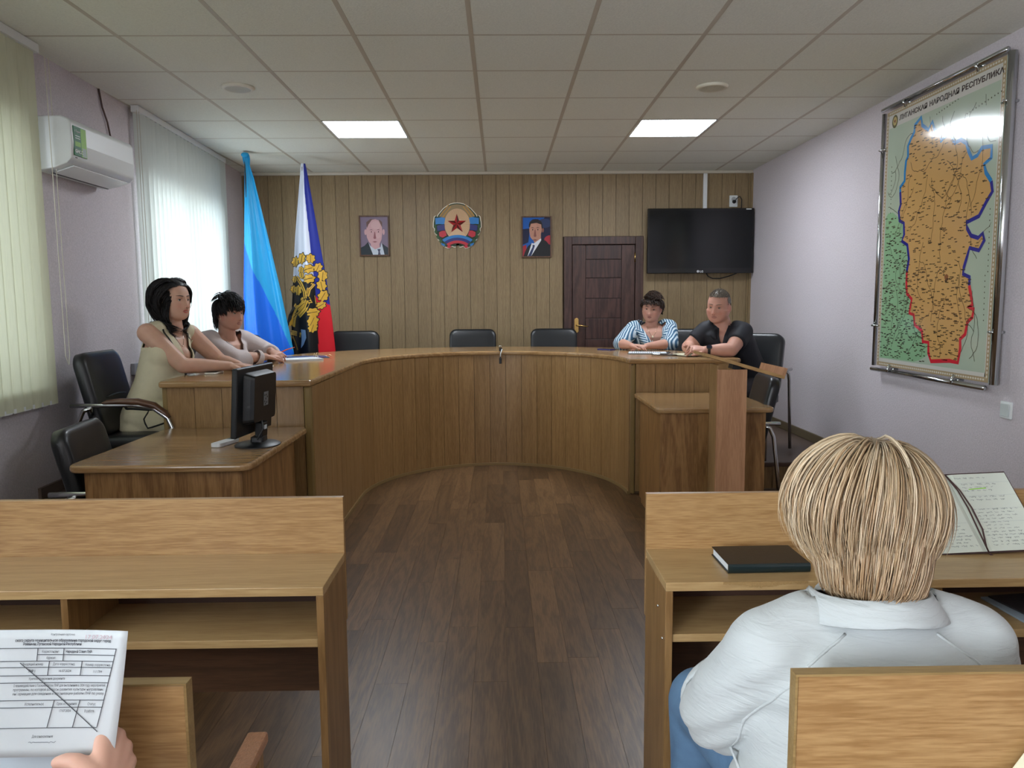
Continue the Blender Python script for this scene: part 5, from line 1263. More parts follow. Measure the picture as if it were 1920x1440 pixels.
def seated(pel, face, hipw=.1, thigh=.44, seat_drop=0, floor=DAIS, spread=.05):
    f = Vector((math.cos(math.radians(face)), math.sin(math.radians(face)), 0)); l = Vector((-f.y, f.x, 0)); p = Vector(pel); J = dict(pelvis=p, fwd0=f)
    for s, q in (('l', 1), ('r', -1)):
        J['hip'+s] = p+l*q*hipw-V3(0, 0, .03); J['kn'+s] = p+l*q*(hipw+spread)+f*thigh-V3(0, 0, .06); a = J['kn'+s]+f*.02; a.z = floor+.095; J['an'+s] = a
    return J
def direc(a): return Vector((math.cos(math.radians(a)), math.sin(math.radians(a)), 0))

# ---- person in the cream dress
t = thing('person', 'person with long black hair in a cream sleeveless dress, arms on the desk', 'person', (-2.13, 4.66, DAIS))
J = seated((-2.10, 4.53, .80), -6, .11, .43)
J.update(shr=V3(-2.09, 4.52, 1.262), shl=V3(-1.965, 4.82, 1.245), neck=V3(-2.0, 4.675, 1.31), elr=V3(-1.885, 4.50, 1.068), ell=V3(-1.82, 4.93, 1.06), wrr=V3(-1.665, 4.66, 1.052), wrl=V3(-1.66, 4.80, 1.045), fwd=direc(-38))
M = head_M((-1.985, 4.665, 1.452), -24, 3, 0, 1.0)
w = dict(hip=(.185, .14), waist=(.15, .118), chest=(.158, .122), sh=.165, neck=.05)
bd = body_mesh(t, J, w, M, (206, 164, 142), wide=1.03, bust=.07, arm=(.056, .046, .04, .027), hands=(((J['wrr'], (.97, .22, -.02), (0, 0, 1), 1), dict(curl=.35)), ((J['wrl'], (.95, -.25, -.1), (0, 0, 1), -1), dict(curl=.55))))
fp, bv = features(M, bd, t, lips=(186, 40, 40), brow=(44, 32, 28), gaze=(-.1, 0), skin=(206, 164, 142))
dress_m = mat('dress_cream', (214, 206, 176), .8, bump=.5, bscale=500, var=.03, vscale=30)
g = G(); torso(g, J, w, .007, .073, .10)
for s in 'lr': capsule(g, J['sh'+s].lerp(J['neck'], .38), J['sh'+s].lerp(J['neck'], .1), .052, .05)
for s in 'lr': limb(g, [(J['hip'+s], .102), (J['hip'+s].lerp(J['kn'+s], .85), .085)])
capsule(g, J['hipl'].lerp(J['knl'], .3), J['hipr'].lerp(J['knr'], .3), .1, .1); capsule(g, J['hipl'].lerp(J['knl'], .75), J['hipr'].lerp(J['knr'], .75), .085, .085)
me = voxel(g, 'dress', .008, 5)
shc = (J['shl']+J['shr'])/2; fwv = direc(-38); axv = (J['shl']-J['shr']).normalized(); vb = shc-V3(0, 0, .20)
def keep(p):
    q = p-vb; fr = q.dot(fwv); sd = q.dot(axv)
    if fr > .02 and q.z > 0 and abs(sd) < .010+.30*q.z: return False
    if p.z > J['neck'].z-.012 and (p-J['neck']).length < .1: return False
    for s in 'lr':
        a = J['sh'+s]; o = (a-J['neck']); o.z = 0; o.normalize()
        if (p-a).dot(o) > .010 and p.z > a.z-.085 and (p-a).length < .115: return False
    return True
def vplanes(b, ax, k0, k1): return [(b+ax*s*k0, (ax*s-V3(0, 0, k1)).normalized()) for s in (-1, 1)]+[(b, V3(0, 0, 1))]
pl = vplanes(vb, axv, .010, .30)+[(J['neck']-V3(0, 0, .012), V3(0, 0, 1))]
for s in 'lr': o = J['sh'+s]-J['neck']; o.z = 0; o.normalize(); pl += [(J['sh'+s]+o*.010, o), (J['sh'+s]-V3(0, 0, .085), V3(0, 0, 1))]
cut(me, keep, pl); dr = mobj(me, 'dress', dress_m, t); so = dr.modifiers.new('cloth', 'SOLIDIFY'); so.thickness = .003; so.offset = 1
dbv = bvh(dr); trim = mat('dress_trim_black', (20, 18, 18), .5)
for s in (-1, 1): seam([vb+axv*s*(.022+.30*z)+V3(0, 0, z)+fwv*.3 for z in np.linspace(-.01, .225, 22)], .0055, trim, 'neck_trim', dr, dbv, .003, -fwv)
seam([vb+axv*(.10*u)+V3(0, 0, -.14*u)+fwv*.3 for u in np.linspace(0, 1, 12)], .005, trim, 'wrap_trim', dr, dbv, .003, -fwv)
wst = J['pelvis'].lerp(shc, .26)
seam([wst+Vector((math.cos(a), math.sin(a), .0))*.35 for a in np.linspace(0, 2*PI, 40)], .0085, trim, 'belt', dr, dbv, .002)
ra = J['hipr'].lerp(J['knr'], .45); off = V3(.0, -.2, 0)
seam([J['hipr']+V3(x, -.35, z) for x, z in ((.10, .085), (.09, .05), (.072, .02), (.08, -.005), (.092, -.03), (.12, -.024), (.16, -.012), (.2, .0), (.26, .014))], .0055, trim, 'pocket_trim', dr, dbv, .003, V3(0, 1, -.05))
for s in 'lr':
    a = J['sh'+s]; o = (a-J['neck']); o.z = 0; o.normalize(); e2 = o.cross(V3(0, 0, 1))
    seam([a+o*-.012+(V3(0, 0, 1)*math.sin(b)+e2*math.cos(b))*.085-V3(0, 0, .03) for b in np.linspace(0, 2*PI, 26)], .004, dress_m, 'armhole_binding', dr, dbv, .001)
seam([J['neck']+fwv*.3+axv*x+V3(0, 0, -.035-.10*(1-(abs(x)/.05)**1.6)) for x in np.linspace(-.05, .05, 21)], .0012, mat('silver', (200, 196, 186), .25, metal=1), 'necklace', t, bvh(bd), .002, -fwv)
blk_t = [(24, 22, 24), (16, 16, 20), (34, 30, 32), (20, 18, 20)]
def regW1(u): return not (u.y > .30+.0*u.x and u.z < .62-.10*abs(u.x) and abs(u.x) < .80) and u.z > -.75 and not (u.y > .1 and u.z < -.2 and abs(u.x) < .7)
def flowW1(u):
    s = 1 if u.x > .18 else -1
    return Vector((s*(.9 if u.z > .35 else .35), -.55 if u.y < .2 else -.38, .25 if u.z > .8 else -.35))
hair(M, t, 2000, regW1, flowW1, lambda u: (.20 if u.z < .2 else .235)+.09*max(0, -u.y), .0030, blk_t, lift=.016, seed=3, steps=16, grav=.55, wave=.010, wfreq=15, body=dbv)

# ---- person in the grey jacket
t = thing('person', 'person with short black hair in a pale grey jacket, hands folded on the desk', 'person', (-2.08, 5.4, DAIS))
J = seated((-2.1, 5.36, .80), -12, .11, .42)
J.update(shr=V3(-2.02, 5.22, 1.175), shl=V3(-1.86, 5.50, 1.17), neck=V3(-1.925, 5.36, 1.232), elr=V3(-1.80, 5.14, 1.062), ell=V3(-1.70, 5.63, 1.065), wrr=V3(-1.655, 5.33, 1.06), wrl=V3(-1.645, 5.43, 1.095), fwd=direc(-34))
M = head_M((-1.893, 5.345, 1.372), -26, -4, 0, 1.0)
w = dict(hip=(.185, .15), waist=(.165, .14), chest=(.165, .135), sh=.16, neck=.055)
sk2 = (190, 146, 126)
bd = body_mesh(t, J, w, M, sk2, wide=1.12, bust=.07, arm=(.055, .047, .04, .027), hands=(((J['wrr'], (.8, .55, -.05), (0, 0, 1), 1), dict(curl=.8)), ((J['wrl'], (.75, -.5, -.25), (-.1, -.1, 1), -1), dict(curl=.95))))
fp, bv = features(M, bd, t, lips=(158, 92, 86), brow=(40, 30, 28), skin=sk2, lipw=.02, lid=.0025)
jk_m = mat('jacket_grey', (196, 184, 182), .75, bump=.35, bscale=60, var=.04, vscale=14)
def jacket(root, J, w, m, name='jacket', infl=.016, bust=.076, belly=0, arms=(.072, .06, .047), vox=.009, upto=.93, opening=.035, depth=.16):
    g = G(); torso(g, J, w, infl, bust, belly)
    for s in 'lr':
        limb(g, [(J['sh'+s].lerp(J['neck'], .25), arms[0]*.9), (J['sh'+s], arms[0]), (J['el'+s], arms[1])])
        e = J['el'+s].lerp(J['wr'+s], upto); capsule(g, J['el'+s], e, arms[1], arms[2], ends=(True, False))
    me = voxel(g, name, vox, 5); shc = (J['shl']+J['shr'])/2; f = J['fwd']; ax = (J['shl']-J['shr']).normalized(); b = shc-V3(0, 0, depth)
    def keep(p):
        q = p-b; 
        if q.dot(f) > .02 and q.z > 0 and abs(q.dot(ax)) < opening*.3+opening*1.92*q.z/depth and q.z < .3: return False
        if p.z > J['neck'].z-.004 and (p-J['neck']).xy.length < .08: return False
        return True
    k0, k1 = opening*.3, opening*1.92/depth
    cut(me, keep, [(b+ax*s*k0, (ax*s-V3(0, 0, k1)).normalized()) for s in (-1, 1)]+[(b, V3(0, 0, 1)), (J['neck']-V3(0, 0, .004), V3(0, 0, 1))]); o = mobj(me, name, m, root); so = o.modifiers.new('cloth', 'SOLIDIFY'); so.thickness = .004; so.offset = 1
    return o, b, f, ax
jk, b, f, ax = jacket(t, J, w, jk_m, upto=.86); jb = bvh(jk)
def collar(root, P, wid, m, name, bv, lift=.006, ray=None):
    """a turned-down strip lying on the cloth"""
    V = []; F = []; n = len(P)
    for i, p in enumerate(P):
        co, no, _, _ = bv.find_nearest(Vector(p)) if ray is None else bv.ray_cast(Vector(p), ray)
        if co is None: co, no, _, _ = bv.find_nearest(Vector(p)+ray*.15)
        a = Vector(P[max(0, i-1)]); c = Vector(P[min(n-1, i+1)]); tn = (c-a).normalized(); sd = tn.cross(no).normalized(); wd = wid[i] if hasattr(wid, '__len__') else wid
        for k, (u, h) in enumerate(((0, .004), (.5, 1.2*lift), (1, lift*.7))): 
            q = co+sd*wd*u; c2, n2, _, _ = bv.find_nearest(q); V.append(c2+n2*h)
    for i in range(n-1):
        for k in (0, 1): x = i*3+k; F.append((x, x+1, x+4, x+3))
    o = G().add(V, F).obj(name, m, root, smooth=True); s = o.modifiers.new('cloth', 'SOLIDIFY'); s.thickness = .003; return o
def v_edge(b, f, ax, s, depth, opening, n=12, r=.14): return [b+ax*s*(opening*.3+opening*1.92*z/depth)+V3(0, 0, z)+f*r for z in np.linspace(0, depth+.02, n)]
for s in (-1, 1): collar(jk, v_edge(b, f, ax, s, .16, .035)[::s], [(.012+.05*math.sin(PI*(.15+.8*k/11))) for k in range(12)], jk_m, 'lapel', jb)
collar(jk, [J['neck']-f*.2+ax*x+V3(0, 0, -.012-.02*(abs(x)/.09)**2)+f*(.2*(abs(x)/.09)**2*.9) for x in np.linspace(-.09, .09, 13)][::-1], .035, jk_m, 'collar', jb)
seam([b-V3(0, 0, .0+.02*k)+f*.35 for k in range(6)], .002, mat('jacket_seam', (150, 138, 138), .7), 'placket', jk, jb, .002, -f)
for s in (-1, 1):
    q = b+ax*s*.075-V3(0, 0, .0)
    seam([q+ax*-.03+f*.35, q+f*.35, q+ax*.03+f*.35], .003, mat('jacket_seam', (150, 138, 138)), 'pocket_flap', jk, jb, .002, -f)
legs_garment(t, J, mat('trousers_dark', (52, 50, 56), .8)); shoes(t, J)
g = G(); g.add([fp(x, z, -.003) for x, z in ((0, -.02),)]*3, [(0, 1, 2)])
er = M @ Vector((.079, -.006, -.045)); G().sphere(er, (.004, .004, .008), 10, 8).obj('earring', gold_w, t, smooth=True)
def regW2(u): return u.z > -.62 and not (u.y > .38 and u.z < .18) and not (u.y > .02 and u.z < -.08) and not (abs(u.x) > .7 and u.z < -.1 and u.y > -.35)
def flowW2(u): return Vector((u.x*.5, -.3+1.05*max(0, min(1, (u.y+.6)/.6)) if u.z > .1 else -.25, .2 if u.z > .7 else -.5))
hair(M, t, 1300, regW2, flowW2, lambda u: .046 if u.y > .2 else (.085 if u.z > 0 else .06), .0034, blk_t, lift=.017, seed=5, steps=10, grav=.5, wave=.003, body=None)
t2 = tag(G().tube([(-1.60, 5.47, 1.075), (-1.55, 5.50, 1.10), (-1.50, 5.53, 1.115)], [.004, .0045, .002], 8).obj('pencil', mat('pencil_orange', (232, 98, 40), .4), smooth=True), 'orange pencil held in the folded hands of the grey jacketed person', 'pencil')

# ---- person in the striped jacket
t = thing('person', 'person with short brown hair in a blue and white striped jacket', 'person', (1.38, 6.85, DAIS))
J = seated((1.44, 6.95, .80), -98, .11, .42)
J.update(shr=V3(1.20, 6.80, 1.185), shl=V3(1.525, 6.83, 1.195), neck=V3(1.365, 6.83, 1.245), elr=V3(1.05, 6.63, 1.062), ell=V3(1.49, 6.58, 1.06), wrr=V3(1.11, 6.44, 1.055), wrl=V3(1.25, 6.44, 1.05), fwd=direc(-96))
M = head_M((1.358, 6.79, 1.367), -112, -6, -5, 1.0)
w = dict(hip=(.185, .15), waist=(.16, .135), chest=(.165, .13), sh=.16, neck=.054)
sk3 = (192, 146, 128)
bd = body_mesh(t, J, w, M, sk3, wide=1.12, bust=.07, arm=(.056, .046, .04, .027), hands=(((J['wrr'], (.75, -.35, 0), (0, 0, 1), 1), dict(curl=.6)), ((J['wrl'], (-.95, -.12, -.05), (0, 0, 1), -1), dict(curl=.4))))
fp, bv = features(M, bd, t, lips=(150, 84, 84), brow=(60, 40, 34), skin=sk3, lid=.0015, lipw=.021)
def stripes(name, vec, freq, c0, c1):
    m = bpy.data.materials.new(name); m.use_nodes = True; nt = m.node_tree; bs = nt.nodes['Principled BSDF']; bs.inputs['Roughness'].default_value = .75
    tc = nt.nodes.new('ShaderNodeTexCoord'); d = nt.nodes.new('ShaderNodeVectorMath'); d.operation = 'DOT_PRODUCT'; d.inputs[1].default_value = Vector(vec).normalized(); nt.links.new(tc.outputs['Object'], d.inputs[0])
    n = nt.nodes.new('ShaderNodeTexNoise'); n.inputs['Scale'].default_value = 7; nt.links.new(tc.outputs['Object'], n.inputs['Vector'])
    a = nt.nodes.new('ShaderNodeMath'); a.operation = 'MULTIPLY_ADD'; a.inputs[1].default_value = .03; nt.links.new(n.outputs['Fac'], a.inputs[0]); nt.links.new(d.outputs['Value'], a.inputs[2])
    k = nt.nodes.new('ShaderNodeMath'); k.operation = 'MULTIPLY'; k.inputs[1].default_value = freq; nt.links.new(a.outputs[0], k.inputs[0])
    fr = nt.nodes.new('ShaderNodeMath'); fr.operation = 'FRACT'; nt.links.new(k.outputs[0], fr.inputs[0])
    r = nt.nodes.new('ShaderNodeValToRGB'); r.color_ramp.interpolation = 'CONSTANT'; r.color_ramp.elements[0].color = lin(c0); r.color_ramp.elements[1].position = .52; r.color_ramp.elements[1].color = lin(c1); nt.links.new(fr.outputs[0], r.inputs['Fac']); nt.links.new(r.outputs['Color'], bs.inputs['Base Color'])
    return m
SB, SW = (50, 92, 122), (190, 206, 214)
st_v = stripes('stripe_body', (1, .1, .12), 46, SB, SW); st_l = stripes('stripe_lapel_a', (.35, 0, 1), 48, SB, SW); st_r = stripes('stripe_lapel_b', (-.35, 0, 1), 48, SB, SW)
jk, b, f, ax = jacket(t, J, w, st_v, upto=.0, opening=.045, depth=.17, arms=(.07, .058, .05)); jb = bvh(jk)
for s, dv in (('l', (.25, .75, .5)), ('r', (.6, .5, .5))):
    g = G(); e = J['el'+s].lerp(J['wr'+s], .28); limb(g, [(J['sh'+s].lerp(J['el'+s], .25), .074), (J['el'+s], .064)]); capsule(g, J['el'+s], e, .064, .058, ends=(True, False))
    mobj(voxel(g, 'sleeve', .009, 4), 'sleeve', stripes('stripe_sleeve_'+s, (J['el'+s]-J['sh'+s])*.7+V3(.3, 0, .1), 46, SB, SW), jk)
for s, m in ((-1, st_l), (1, st_r)): collar(jk, v_edge(b, f, ax, s, .17, .045)[::s], [(.012+.055*math.sin(PI*(.12+.8*k/11))) for k in range(12)], m, 'lapel', jb, .008)
collar(jk, [J['neck']-f*.2+ax*x+V3(0, 0, -.008-.02*(abs(x)/.09)**2)+f*(.2*(abs(x)/.09)**2*.9) for x in np.linspace(-.09, .09, 13)][::-1], .035, st_l, 'collar', jb)
g = G(); torso(g, J, w, .004, .073); me = voxel(g, 'white_top', .009, 4); zt_ = (J['shl'].z+J['shr'].z)/2-.11; cut(me, lambda p: p.z < zt_); mobj(me, 'white_top', mat('top_white', (206, 208, 206), .7), t)
bb = bvh(bd); P = [J['neck']+f*.3+ax*x+V3(0, 0, -.04-.09*(1-(abs(x)/.05)**1.4)) for x in np.linspace(-.05, .05, 21)]
seam(P, .0014, gold_w, 'necklace', t, bb, .002, -f); co, no, _, _ = bb.ray_cast(P[10], -f); G().sphere(co+no*.004, (.008, .004, .012), 10, 8).obj('pendant', mat('pendant', (226, 210, 180), .3), t, smooth=True)
legs_garment(t, J, mat('trousers_dark', (52, 50, 56))); shoes(t, J)
def regS(u): return u.z > -.42 and not (u.y > .42 and u.z < .30) and not (u.y > .0 and u.z < -.02) and not (abs(u.x) > .62 and u.z < .0 and u.y > -.4)
hair(M, t, 1300, regS, lambda u: Vector((u.x*.8-.25, .55 if u.y > 0 and u.z > .3 else -.1, .8 if u.z > .55 else -.2)), lambda u: (.042 if u.y > .25 else .062) if u.z > .2 else .045, .003, [(62, 44, 34), (48, 34, 28), (74, 52, 38), (40, 28, 24)], lift=.024, seed=7, steps=8, grav=.22, wave=.004)

# ---- person in the dark polo shirt
t = thing('person', 'person with cropped grey hair in a dark polo shirt, hands clasped', 'person', (1.95, 5.95, DAIS))
J = seated((1.98, 6.02, .80), -140, .11, .44)
J.update(shr=V3(1.615, 5.93, 1.195), shl=V3(1.865, 5.80, 1.19), neck=V3(1.735, 5.88, 1.25), elr=V3(1.475, 5.92, 1.07), ell=V3(1.725, 5.63, 1.062), wrr=V3(1.455, 5.80, 1.065), wrl=V3(1.55, 5.67, 1.062), fwd=direc(-122))
M = head_M((1.688, 5.85, 1.383), -126, -5, -4, 1.04)
w = dict(hip=(.19, .16), waist=(.18, .15), chest=(.19, .14), sh=.18, neck=.066)
sk4 = (200, 150, 132)
bd = body_mesh(t, J, w, M, sk4, wide=1.15, nose=1.1, bust=0, belly=0, arm=(.062, .052, .046, .031), hands=(((J['wrr'], (.02, -.9, .15), (.5, .1, 1), 1), dict(curl=.9, k=1.1)), ((J['wrl'], (-.9, .1, .12), (.1, -.5, 1), -1), dict(curl=.9, k=1.1))))
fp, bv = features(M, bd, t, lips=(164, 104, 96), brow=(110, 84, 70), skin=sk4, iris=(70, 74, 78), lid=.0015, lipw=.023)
polo = mat('polo_black', (20, 22, 32), .7, bump=.15, bscale=300)
g = G(); torso(g, J, w, .012, 0, 0)
for s in 'lr': limb(g, [(J['sh'+s].lerp(J['neck'], .3), .068), (J['sh'+s], .074)]); capsule(g, J['sh'+s], J['sh'+s].lerp(J['el'+s], .6), .074, .07, ends=(True, False))
me = voxel(g, 'polo_shirt', .009, 5); shc = (J['shl']+J['shr'])/2; f = J['fwd']; ax = (J['shl']-J['shr']).normalized(); b = shc-V3(0, 0, .10)
cut(me, planes=vplanes(b, ax, .006, .20)+[(J['neck']-V3(0, 0, .012), V3(0, 0, 1))], keep=lambda p: not ((p-b).dot(f) > .02 and p.z > b.z and abs((p-b).dot(ax)) < .006+.20*(p.z-b.z)) and not (p.z > J['neck'].z-.012 and (p-J['neck']).xy.length < .082))
pl_ = mobj(me, 'polo_shirt', polo, t); so = pl_.modifiers.new('cloth', 'SOLIDIFY'); so.thickness = .004; so.offset = 1; pb = bvh(pl_)
for s in (-1, 1): collar(pl_, [b+ax*s*(.012+.20*z)+V3(0, 0, z)+f*.3 for z in np.linspace(.045, .115, 8)][::s], [.028+.022*math.sin(PI*k/7) for k in range(8)], polo, 'collar_wing', pb, .008, -f)
collar(pl_, [J['neck']-f*.2+ax*x+V3(0, 0, -.0-.012*(abs(x)/.09)**2)+f*(.2*(abs(x)/.09)**2*.9) for x in np.linspace(-.09, .09, 13)][::-1], .04, polo, 'collar', pb, .012)
for k in range(2): co, no, _, _ = pb.ray_cast(b+f*.35-V3(0, 0, .02+.035*k), -f); G().sphere(co+no*.003, .005, 10, 8).obj('button', mat('button_grey', (120, 120, 124), .3), pl_, smooth=True)
legs_garment(t, J, mat('trousers_dark', (52, 50, 56))); shoes(t, J)
wd_ = (J['ell']-J['wrl']).normalized(); wc = J['wrl']+wd_*.02; T = Matrix.Translation(wc) @ wd_.to_track_quat('Z', 'Y').to_matrix().to_4x4()
wa = G().lathe([(.032, -.011), (.0355, -.011), (.0355, .011), (.032, .011), (.032, -.011)], (0,0,0), 28, None)
wa.V = [tuple(T @ Vector(v)) for v in wa.V]; wo = wa.obj('wristwatch', mat('watch_strap', (22, 24, 28), .5), smooth=True); tag(wo, 'dark wristwatch on the wrist of the person in the polo shirt', 'watch')
dn = (V3(-.15, -.75, .6)-wd_*V3(-.15, -.75, .6).dot(wd_)).normalized(); g = G(); g.lathe([(.001, 0), (.021, 0), (.022, .004), (.019, .009), (.001, .009)], (0,0,0), 24); Q2 = Matrix.Translation(wc+dn*.033) @ dn.to_track_quat('Z', 'Y').to_matrix().to_4x4(); g.V = [tuple(Q2 @ Vector(v)) for v in g.V]; g.obj('watch_case', mat('watch_steel', (96, 100, 108), .25, metal=1), wo, smooth='auto')
g = G(); g.lathe([(.001, .0092), (.017, .0092), (.017, .0098), (.001, .0098)], (0,0,0), 24); g.V = [tuple(Q2 @ Vector(v)) for v in g.V]; g.obj('watch_dial', mat('watch_dial', (24, 30, 46), .2), wo)
def regM(u): return u.z > -.45 and not (u.y > .28 and u.z < .52-.1*abs(u.x)) and not (u.y > -.05 and u.z < .02) and not (abs(u.x) > .65 and u.z < .02 and u.y > -.35)
hair(M, t, 1500, regM, lambda u: Vector((u.x*.5, .6, .9 if u.z > .4 else -.3)), lambda u: .02 if u.z > .5 else .012, .0017, [(150, 140, 128), (118, 108, 98), (96, 86, 76), (132, 122, 110)], lift=.004, seed=9, steps=4, grav=.05, capm=1.07)

# ---- blonde person seen from behind
t = thing('person', 'person with short blonde hair in a white blouse, seen from behind', 'person', (.66, 1.2, 0))
J = seated((.655, 1.235, .565), 90, .11, .42, floor=0, spread=.09)
J.update(shl=V3(.475, 1.27, .805), shr=V3(.82, 1.27, .812), neck=V3(.647, 1.29, .905), ell=V3(.405, 1.36, .64), elr=V3(.905, 1.37, .65), wrl=V3(.55, 1.56, .66), wrr=V3(.75, 1.57, .66), fwd=direc(90))
M = head_M((.652, 1.315, 1.045), 92, -14, 2, 1.03)
w = dict(hip=(.2, .15), waist=(.19, .13), chest=(.19, .125), sh=.185, neck=.058)
bd = body_mesh(t, J, w, M, (206, 164, 142), wide=1.08, vox=.006, bust=.06, arm=(.06, .05, .042, .028), hands=(((J['wrl'], (.5, .8, -.12), (0, 0, 1), -1), dict(curl=.6)), ((J['wrr'], (-.5, .8, -.12), (0, 0, 1), 1), dict(curl=.6))))
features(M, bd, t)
bl = bpy.data.materials.new('blouse_white'); bl.use_nodes = True; nt = bl.node_tree; bs = nt.nodes['Principled BSDF']; bs.inputs['Base Color'].default_value = lin((180, 185, 186)); bs.inputs['Roughness'].default_value = .75; bs.inputs['Sheen Weight'].default_value = .2
tc = nt.nodes.new('ShaderNodeTexCoord'); mp2 = nt.nodes.new('ShaderNodeMapping'); mp2.inputs['Scale'].default_value = (11, 11, 62); nz = nt.nodes.new('ShaderNodeTexNoise'); nz.inputs['Scale'].default_value = 1.6; nz.inputs['Detail'].default_value = 5; nz.inputs['Distortion'].default_value = .6
bp = nt.nodes.new('ShaderNodeBump'); bp.inputs['Strength'].default_value = .55; bp.inputs['Distance'].default_value = .006
nt.links.new(tc.outputs['Object'], mp2.inputs[0]); nt.links.new(mp2.outputs[0], nz.inputs['Vector']); nt.links.new(nz.outputs['Fac'], bp.inputs['Height']); nt.links.new(bp.outputs['Normal'], bs.inputs['Normal'])
g = G(); torso(g, J, w, .024, .07, .08)
for s in 'lr':
    limb(g, [(J['sh'+s].lerp(J['neck'], .45), .062), (J['sh'+s], .078), (J['sh'+s].lerp(J['el'+s], .6), .072), (J['el'+s], .068)]); capsule(g, J['el'+s], J['el'+s].lerp(J['wr'+s], .35), .068, .062, ends=(True, False))
capsule(g, J['hipl']+V3(-.04, -.01, -.02), J['hipr']+V3(.04, -.01, -.02), .13, .13)
me = voxel(g, 'blouse', .009, 5); cut(me, lambda p: not (p.z > J['neck'].z-.0 and (p-J['neck']).length < .11))
# folds of the loose cloth
c = coords(me); nr = np.empty(len(me.vertices)*3, dtype=np.float32); me.vertices.foreach_get('normal', nr); nr = nr.reshape(-1, 3)
amp = .0032*np.sin(c[:, 2]*95+6*np.sin(c[:, 0]*9)+3*np.sin(c[:, 0]*23))*(.35+.65*np.clip((.86-c[:, 2])*5, 0, 1))+.006*np.sin(c[:, 0]*30+c[:, 2]*22)*np.clip((.80-c[:, 2])*4, 0, 1)
c += nr*amp[:, None]; me.vertices.foreach_set('co', c.ravel()); me.update()
bo = mobj(me, 'blouse', bl, t); so = bo.modifiers.new('cloth', 'SOLIDIFY'); so.thickness = .003; so.offset = 1; bb = bvh(bo)
P = [J['neck']+Vector((.092*math.sin(a), -.088*math.cos(a)-.01, .018-.012*abs(a))) for a in np.linspace(-1.9, 1.9, 25)]
V = []; F = []
for i, p in enumerate(P):
    a = -1.9+3.8*i/24; o = Vector((math.sin(a), -math.cos(a), 0)); dp = .026+.022*(abs(a)/1.9)**2
    for q, (rr_, z) in enumerate(((.0, -.015), (.002, .008), (.008, .010), (.018, -.006), (.027, -.018), (.036, -dp))): V.append(p+o*rr_+V3(0, 0, z))
for i in range(24):
    for q in range(5): x = i*6+q; F.append((x, x+1, x+7, x+6))
co_ = G().add(V, F).obj('collar', bl, bo, smooth=True); so = co_.modifiers.new('cloth', 'SOLIDIFY'); so.thickness = .003
for s in (-1, 1):
    seam([V3(.647+s*np.interp(q, [0, .2, .4, .7, 1], [.075, .14, .185, .225, .235]), .95, np.interp(q, [0, .2, .4, .7, 1], [.865, .82, .77, .69, .6])) for q in np.linspace(0, 1, 24)], .003, bl, 'raglan_seam', bo, bb, .0022, V3(0, 1, 0))
    e = J['el'+('l' if s < 0 else 'r')].lerp(J['wr'+('l' if s < 0 else 'r')], .35); d = (J['wr'+('l' if s < 0 else 'r')]-J['el'+('l' if s < 0 else 'r')]).normalized(); Tq = Matrix.Translation(e-d*.04) @ d.to_track_quat('Z', 'Y').to_matrix().to_4x4()
    g = G(); g.lathe([(.074, -.03), (.08, -.03), (.083, .0), (.08, .03), (.073, .03), (.072, .0), (.074, -.03)], (0,0,0), 28); g.V = [tuple(Tq @ Vector(v)) for v in g.V]; g.obj('cuff', bl, bo, smooth=True)
jeans = mat('denim', (92, 124, 156), .85, bump=.3, bscale=500, var=.1, vscale=30)
legs_garment(t, J, jeans, 'jeans', .105, .075); shoes(t, J)
blond = [(200, 176, 144), (188, 162, 128), (172, 144, 110), (210, 190, 162), (160, 130, 98), (184, 164, 138)]
crown = Vector((.12, -.25, .96)).normalized()
def flowB(u):
    d = u-crown; d = d-u*d.dot(u); 
    return (d.normalized() if d.length > .05 else Vector((0, -1, 0)))+Vector((0, -.15, -.25))
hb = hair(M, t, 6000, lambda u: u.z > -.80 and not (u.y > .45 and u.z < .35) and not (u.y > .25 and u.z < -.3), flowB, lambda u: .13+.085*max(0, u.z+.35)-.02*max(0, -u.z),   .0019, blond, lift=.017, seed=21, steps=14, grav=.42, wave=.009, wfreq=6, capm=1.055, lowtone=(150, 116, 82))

# ---- paper holder at the left edge
t = thing('person', 'person at the picture edge, only a hand holding papers shows', 'person', (-1.02, .35, 0))
J = seated((-1.02, .26, .56), 90, .1, .40, floor=0)
J.update(shl=V3(-1.21, .3, 1.0), shr=V3(-.83, .3, 1.0), neck=V3(-1.02, .33, 1.06), ell=V3(-1.16, .5, .76), elr=V3(-.72, .50, .74), wrl=V3(-.84, .72, .79), wrr=V3(-.49, .83, .765), fwd=direc(90))
M = head_M((-1.02, .36, 1.22), 80, -16)
w = dict(hip=(.18, .14), waist=(.16, .12), chest=(.17, .12), sh=.17)
def pk(c, C): pass
bd = body_mesh(t, J, w, M, (212, 168, 148), vox=.006, arm=(.055, .046, .04, .029), legs=True, hands=())
